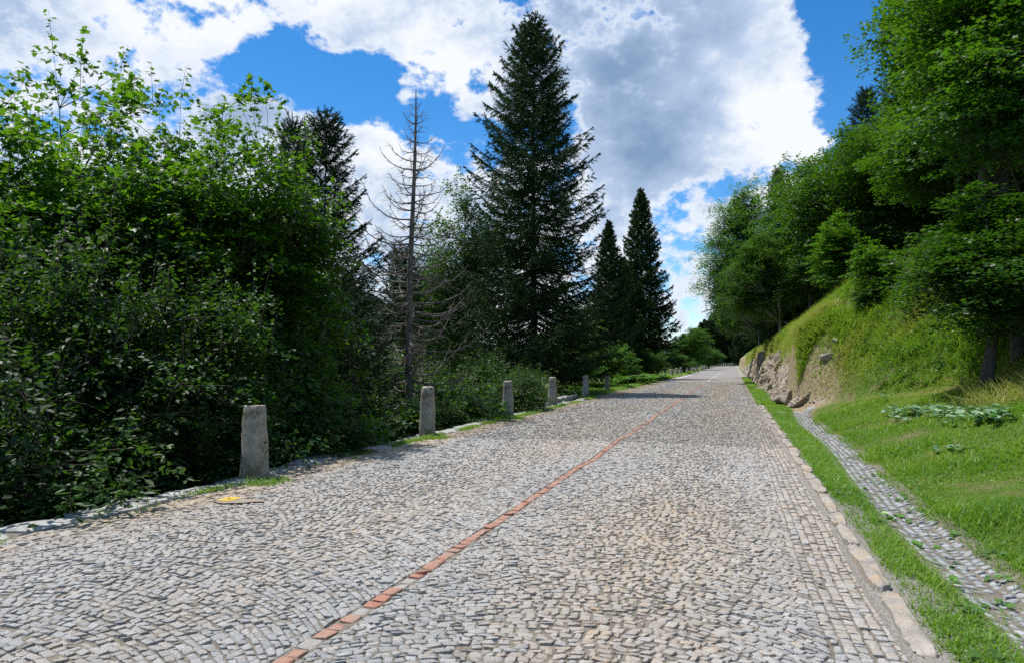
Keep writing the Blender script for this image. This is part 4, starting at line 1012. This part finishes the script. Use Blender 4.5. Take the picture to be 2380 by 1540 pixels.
# ------------------------------------------------------------------ grass
T_GR = np.array([(-.5, 0, 0), (.5, 0, 0), (-.38, .5, .10), (.38, .5, .10), (0, 1, .42)]); TF_G4 = np.array([(0, 1, 3, 2)]); TF_G3 = np.array([(2, 3, 4)])
def grass(name, n, xr, yr, hr, wr, seed, dens=None, tintf=None, label=None, hf=None, zf=ground, camfall=True):
    r = np.random.RandomState(seed)
    y = yr[0] + (yr[1] - yr[0]) * (r.rand(n) ** (1.6 if camfall else 1.0)); x = r.uniform(xr[0], xr[1], n)
    x += .06 * r.normal(0, 1, n)
    if dens is not None:
        k = r.rand(n) < dens(x, y); x, y = x[k], y[k]
    n = len(x); z = zf(x, y) - .01
    h = r.uniform(hr[0], hr[1], n)
    if hf is not None: h = h * hf(x, y)
    w = r.uniform(wr[0], wr[1], n) * (1 + y * .05)
    a = r.uniform(0, 6.28, n); lean = r.uniform(.25, 1.15, n); Y = norm(np.stack([np.cos(a) * lean, np.sin(a) * lean, np.ones(n)], -1) + r.normal(0, .18, (n, 3))); Nn = np.stack([np.cos(a), np.sin(a), 0 * a], -1)
    s = np.stack([w, h, h], -1); V, F4 = instance(T_GR, TF_G4, np.stack([x, y, z], -1), frames(Y, Nn), s)
    F3 = (TF_G3[None] + (np.arange(n) * 5)[:, None, None]).reshape(-1, 3)
    t = tintf(x, y, r) if tintf is not None else r.rand(n) * .5
    me = mesh_np(name, V, [F4, F3], {'tint': np.concatenate([t, t])}, False, M_grass)
    return setp(link(name, me), label, None, None, 'stuff')
def dv(x, y):
    g_ = np.abs(x - gut_c(y)) < .2
    g2 = np.abs(x - gut_c(y)) < .27
    bare = sst(-.1, .4, sn(x * 1.5, y, 71, 1.6)) * (x < 1.42) * (y < 13)
    return np.where(g_ & (y < 27.5), .06 + .8 * sst(.15, .8, sn(x * 1.4, y, 93, 2.0)), np.where(g2, .4, 1 - .7 * bare)) * sst(1.08, 1.2, x + .05 * sn(x, y, 72, 4))
tg = lambda lo, hi: (lambda x, y, r: np.clip(r.uniform(lo, hi, len(x)) + .12 * sn(x, y, 73, 1.1), 0, 1))
grass('verge_grass', 60000, (1.08, 2.2), (2.2, 12), (.035, .10), (.0045, .009), 1, dv, tg(.1, .55), 'short grass strip between kerb and gutter')
grass('verge_grass', 45000, (1.08, 2.4), (10, 34), (.04, .11), (.006, .012), 2, lambda x, y: dv(x, y) * (x < 1.95 + .1 * (y < 27)), tg(.1, .5), 'short grass of the verge farther along the road')
grass('verge_grass', 22000, (1.0, 1.95), (30, 90), (.06, .16), (.014, .03), 3, None, tg(.1, .5), 'grass between the road and the rock wall')
yt_f = lambda x: np.interp(x, YT_X, YT_Y)
def tm(x, y, r):
    base = r.uniform(.10, .62, len(x)) + .20 * sn(x, y, 74, 1.1) + .1 * sn(x, y, 88, 3)
    dry = np.exp(-((y - yt_f(x) + .4) / .7) ** 2) * .5 * sst(2.5, 3.5, x)
    return np.clip(base + dry, 0, 1)
grass('meadow_grass', 210000, (2.05, 8.5), (3.5, 24), (.045, .15), (.006, .011), 4, lambda x, y: ((y < yt_f(x) + .9) & (x > gut_c(y) + .17)) * (.55 + .45 * (y < 14)) * (1 - .5 * sst(.5, 1, sn(x, y, 74, .8))), tm, 'mown meadow grass right of the gutter', hf=lambda x, y: 1 + .55 * sn(x, y, 87, 2.6))
def th(x, y, r):
    gold = .06 + np.exp(-((x - 2.5) / .7) ** 2) * .45 + .28 * sst(.2, .9, sn(x * 1.2, y, 75, .9)) - .15 * sst(.1, .9, sn(x, y, 85, 1.1))
    return np.clip(r.uniform(.05, .55, len(x)) + gold + .16 * sn(x, y, 98, 2.4), 0, 1)
grass('bank_grass', 260000, (2.45, 13), (14, 40), (.16, .40), (.007, .015), 5, lambda x, y: (y > yt_f(x) + .1) * np.where(x < 3.4, .45, 1) * (1 - .75 * sst(.3, .9, sn(x, y, 76, 1.2))), th, 'long wild grass on the bank', camfall=False, hf=lambda x, y: (.35 + .75 * sst(0, 3, y - yt_f(x))) * (1 + .4 * sn(x, y, 77, 1.6)))
def gold_t(x, y, r): return np.clip(r.uniform(.45, .95, len(x)) + .25 * sn(x, y, 101, 1.5), 0, 1)
def rock_top(x, y):
    return ground(x, y) + .05
grass('crest_grass', 60000, (2.4, 3.7), (29.5, 62), (.2, .5), (.009, .018), 26, lambda x, y: .45 + .55 * sst(-.3, .4, sn(x * 2, y, 102, 2)), gold_t, 'golden dry grass hanging over the rock wall', camfall=True)
grass('bank_grass', 30000, (2.3, 7), (78, 150), (.3, .6), (.05, .10), 27, None, th, 'grass above the far end of the rock wall', camfall=False)
sx_, sy_, _, _ = hit(2340, 925)
grass('seed_grass', 900, (sx_ - .7, sx_ + 1.2), (sy_ - 1.2, sy_ + .8), (.35, .75), (.006, .010), 28, None, lambda x, y, r: r.uniform(.7, 1, len(x)), 'straw-coloured seed stems beside the right-hand trunks', camfall=False)
grass('bank_grass', 45000, (2.6, 9), (38, 80), (.2, .45), (.03, .06), 6, None, th, 'long grass along the crest above the rock wall', camfall=False)
grass('seed_grass', 6000, (2.6, 9.5), (14, 33), (.4, .7), (.005, .009), 7, lambda x, y: (y > yt_f(x) + .1), lambda x, y, r: r.uniform(.75, 1, len(x)), 'tall straw-coloured seed stems on the bank', camfall=False)
grass('left_verge_grass', 60000, (-11.5, -6.9), (34.5, 78), (.06, .2), (.014, .03), 8, None, tg(.05, .5), 'sunlit grass left of the road behind the sixth bollard')
grass('left_verge_grass', 30000, (-12.5, -6.9), (76, 140), (.1, .35), (.04, .08), 9, None, tg(.15, .75), 'grass under the far row of bollards')
def dk(x, y):
    return sst(.0, .5, sn(x * .5, y, 78, 2.2) + .45 * sst(10.4, 12, y)) * np.exp(-((x + 6.45 + .04 * np.sin(y)) / .10) ** 2)
kz = lambda x, y: zroad(x, y) + np.where(x < -6.44, .015, -.01)
grass('kerb_weeds', 60000, (-6.75, -6.25), (3.5, 36), (.03, .10), (.006, .012), 10, dk, tg(.15, .7), 'weeds growing between cobbles and edge slabs', zf=kz, camfall=False)
for kx, (bpx, bZ) in enumerate(((592, 10.2), (993, 16.1), (1181, 22))):
    x0, y0 = W(bpx, bZ)
    grass('kerb_weeds', 900, (x0 - .05, x0 + .42), (y0 - .25, y0 + .25), (.04, .12), (.005, .01), 11 + kx, None, tg(.05, .5), ['tuft of grass at the foot of the nearest bollard', 'tuft of grass at the foot of the second bollard', 'tuft of grass at the foot of the third bollard'][kx], zf=kz, camfall=False)
def dr(x, y): return sst(.2, .8, sn(x, y * 1.2, 79, 2.5)) * np.exp(-((x - .955) / .03) ** 2)
grass('kerb_weeds', 14000, (.85, 1.1), (2.5, 33), (.02, .06), (.005, .009), 15, dr, tg(.3, .9), 'tiny weeds in the joint along the right kerb', zf=lambda x, y: zroad(x, y) - .02)

# broad-leaved weeds and butterbur
def rosette_patch(name, pts, ls, mat, seed, lab, cat, nleaf=9, hgt=.12, shape='oval'):
    r = np.random.RandomState(seed); P = []; Y = []; Nn = []; sz = []
    for x, y in pts:
        z = float(ground(x, y))
        for k in range(nleaf):
            a = r.uniform(0, 6.28); P.append((x + .05 * math.cos(a), y + .05 * math.sin(a), z + r.uniform(.3, 1) * hgt)); Y.append((math.cos(a), math.sin(a), r.uniform(-.1, .4))); Nn.append((r.normal(0, .3), r.normal(0, .3), 1)); sz.append(ls * r.uniform(.6, 1.2))
    P, Y, Nn, sz = map(np.array, (P, Y, Nn, sz)); T, TF = SH[shape]
    T = T * np.array([1.5 if shape == 'oval' else 1, 1, 1])
    V, F = instance(T, TF, P, frames(Y, Nn), sz); V2, F2 = tubes(np.stack([P - np.array([0, 0, hgt]), P], 1), np.full((len(P), 2), .004), 3)
    setp(link(name, mesh_np(name, V, F, {'tint': np.repeat(r.rand(len(P)), len(TF))}, False, mat)), lab, None, None, 'stuff')
rb = np.random.RandomState(9); bp = []
for k in range(46):
    px = rb.uniform(2060, 2340); py = 968 + (px - 2060) * .05 + rb.normal(0, 9) ; bp.append(hit(px, py)[:2])
rosette_patch('butterbur', bp, .15, M_butter, 3, 'patch of broad pale butterbur leaves in the meadow', 'plant', 9, .2)
rosette_patch('weed', [hit(px, 1048)[:2] for k, px in enumerate((2190, 2225, 2240))], .12, M_butter, 4, 'small broad-leaved weed alone in the meadow below the butterbur', 'plant', 6, .08)
vp = [(rb.uniform(1.2, 2.15), y) for y in np.linspace(3.4, 12, 26)]
for j in range(4):
    q = vp[j::4]; rosette_patch('weed', q, .07, M_pale, 20 + j, ['dandelion weeds scattered over the near verge', 'broad weeds along the gutter edge', 'plantain weeds in the verge grass', 'leafy weeds between kerb and gutter'][j], 'plant', 9, .05)

rw2 = np.random.RandomState(31); wp = []
while len(wp) < 420:
    x_, y_ = rw2.uniform(3.2, 9.5), rw2.uniform(15, 33)
    if y_ > np.interp(x_, YT_X, YT_Y) + .3 and sn(x_, y_, 95, 1.3) > .15: wp.append((x_, y_))
rosette_patch('bank_weeds', wp, .085, M_pale, 41, 'broad-leaved weeds among the long grass of the bank', 'plant', 16, .42)
# ferns
def fern_mesh(seed):
    r = np.random.RandomState(seed); P = []; Y = []; Nn = []; sz = []
    for k in range(16):
        a = r.uniform(0, 6.28); Lf = r.uniform(.7, 1.1)
        for t in np.linspace(.12, 1, 26):
            rad = Lf * t * .85; z = Lf * (1.05 * t - .75 * t * t); w = .26 * math.sin(min(1, t * 1.1 + .1) * 3.0) ** .7 + .03
            p = (math.cos(a) * rad, math.sin(a) * rad, z + .05)
            for s in (-1, 1): P.append(p); Y.append((-math.sin(a) * s + math.cos(a) * .4, math.cos(a) * s + math.sin(a) * .4, -.15)); Nn.append((0, 0, 1)); sz.append(w)
    P, Y, Nn, sz = map(np.array, (P, Y, Nn, sz)); T = T_DIA * np.array([.35, 1, 1])
    V, F = instance(T, TF_DIA, P, frames(Y, Nn + r.normal(0, .15, Nn.shape)), sz)
    return mesh_np('fern', V, F, {'tint': r.rand(len(P))}, False, M_fern)
fm = fern_mesh(1)
flab = ['leftmost fern of the clump beside the road', 'second fern from the left in the clump', 'third fern from the left in the clump', 'middle fern at the front of the clump', 'middle fern at the back of the clump',
        'fern right of the middle of the clump', 'second fern from the right in the clump', 'rightmost fern, next to the far row of bollards', 'fern at the upper left of the clump', 'fern at the upper right of the clump']
for k in range(10):
    px = [1432, 1446, 1460, 1474, 1478, 1490, 1503, 1516, 1452, 1494][k]; x, y, z = at(px, [56, 57, 58, 58, 62, 60, 64, 66, 62, 66][k])
    setp(link('fern', fm, None, (x, y, z), k * 1.1, (1.5, 1.5, 1.45 + .25 * math.sin(k * 2))), flab[k], 'fern', 'ferns on the left verge')

# ------------------------------------------------------------------ lattice pylon and wires far off
def pylon(px, ptop, Z, hh):
    x, y = W(px, Z); z1 = zpx(ptop, Z); z0 = z1 - hh; P = []; w0 = hh * .11
    e_ = bpy.data.objects.new('power_pylon', None); C.objects.link(e_); e_.location = (x, y, z0)
    cs = [(-1, -1), (1, -1), (1, 1), (-1, 1)]
    def pt(c, t): w = w0 * (1 - .85 * t); return np.array([c[0] * w, c[1] * w, hh * t])
    for c in cs: P.append((pt(c, 0), pt(c, 1)))
    for j in range(9):
        t0, t1 = j / 9, (j + 1) / 9
        for q in range(4): P.append((pt(cs[q], t0), pt(cs[(q + 1) % 4], t1))); P.append((pt(cs[(q + 1) % 4], t0), pt(cs[q], t1)))
    link('mast', (lambda a: a.mesh('mast', M_steel))(_acc(P, .16)), e_)
    arms = []
    for zf in (.98,): arms.append((np.array([-hh * .28 * CT, -hh * .28 * ST, hh * (zf - .09)]), np.array([hh * .28 * CT, hh * .28 * ST, hh * (zf + .09)])))
    link('crossarm', _acc(arms, .25).mesh('crossarm', M_steel), e_)
    setp(e_, 'lattice power pylon poking above the distant spruces', 'pylon')
def _acc(P, r_):
    a = Acc(); V, F = tubes(np.array([[p, (p + q) / 2, q] for p, q in P]), np.full((len(P), 3), r_), 4); a.add(V, F); return a
pylon(1666, 712, 420, 32)
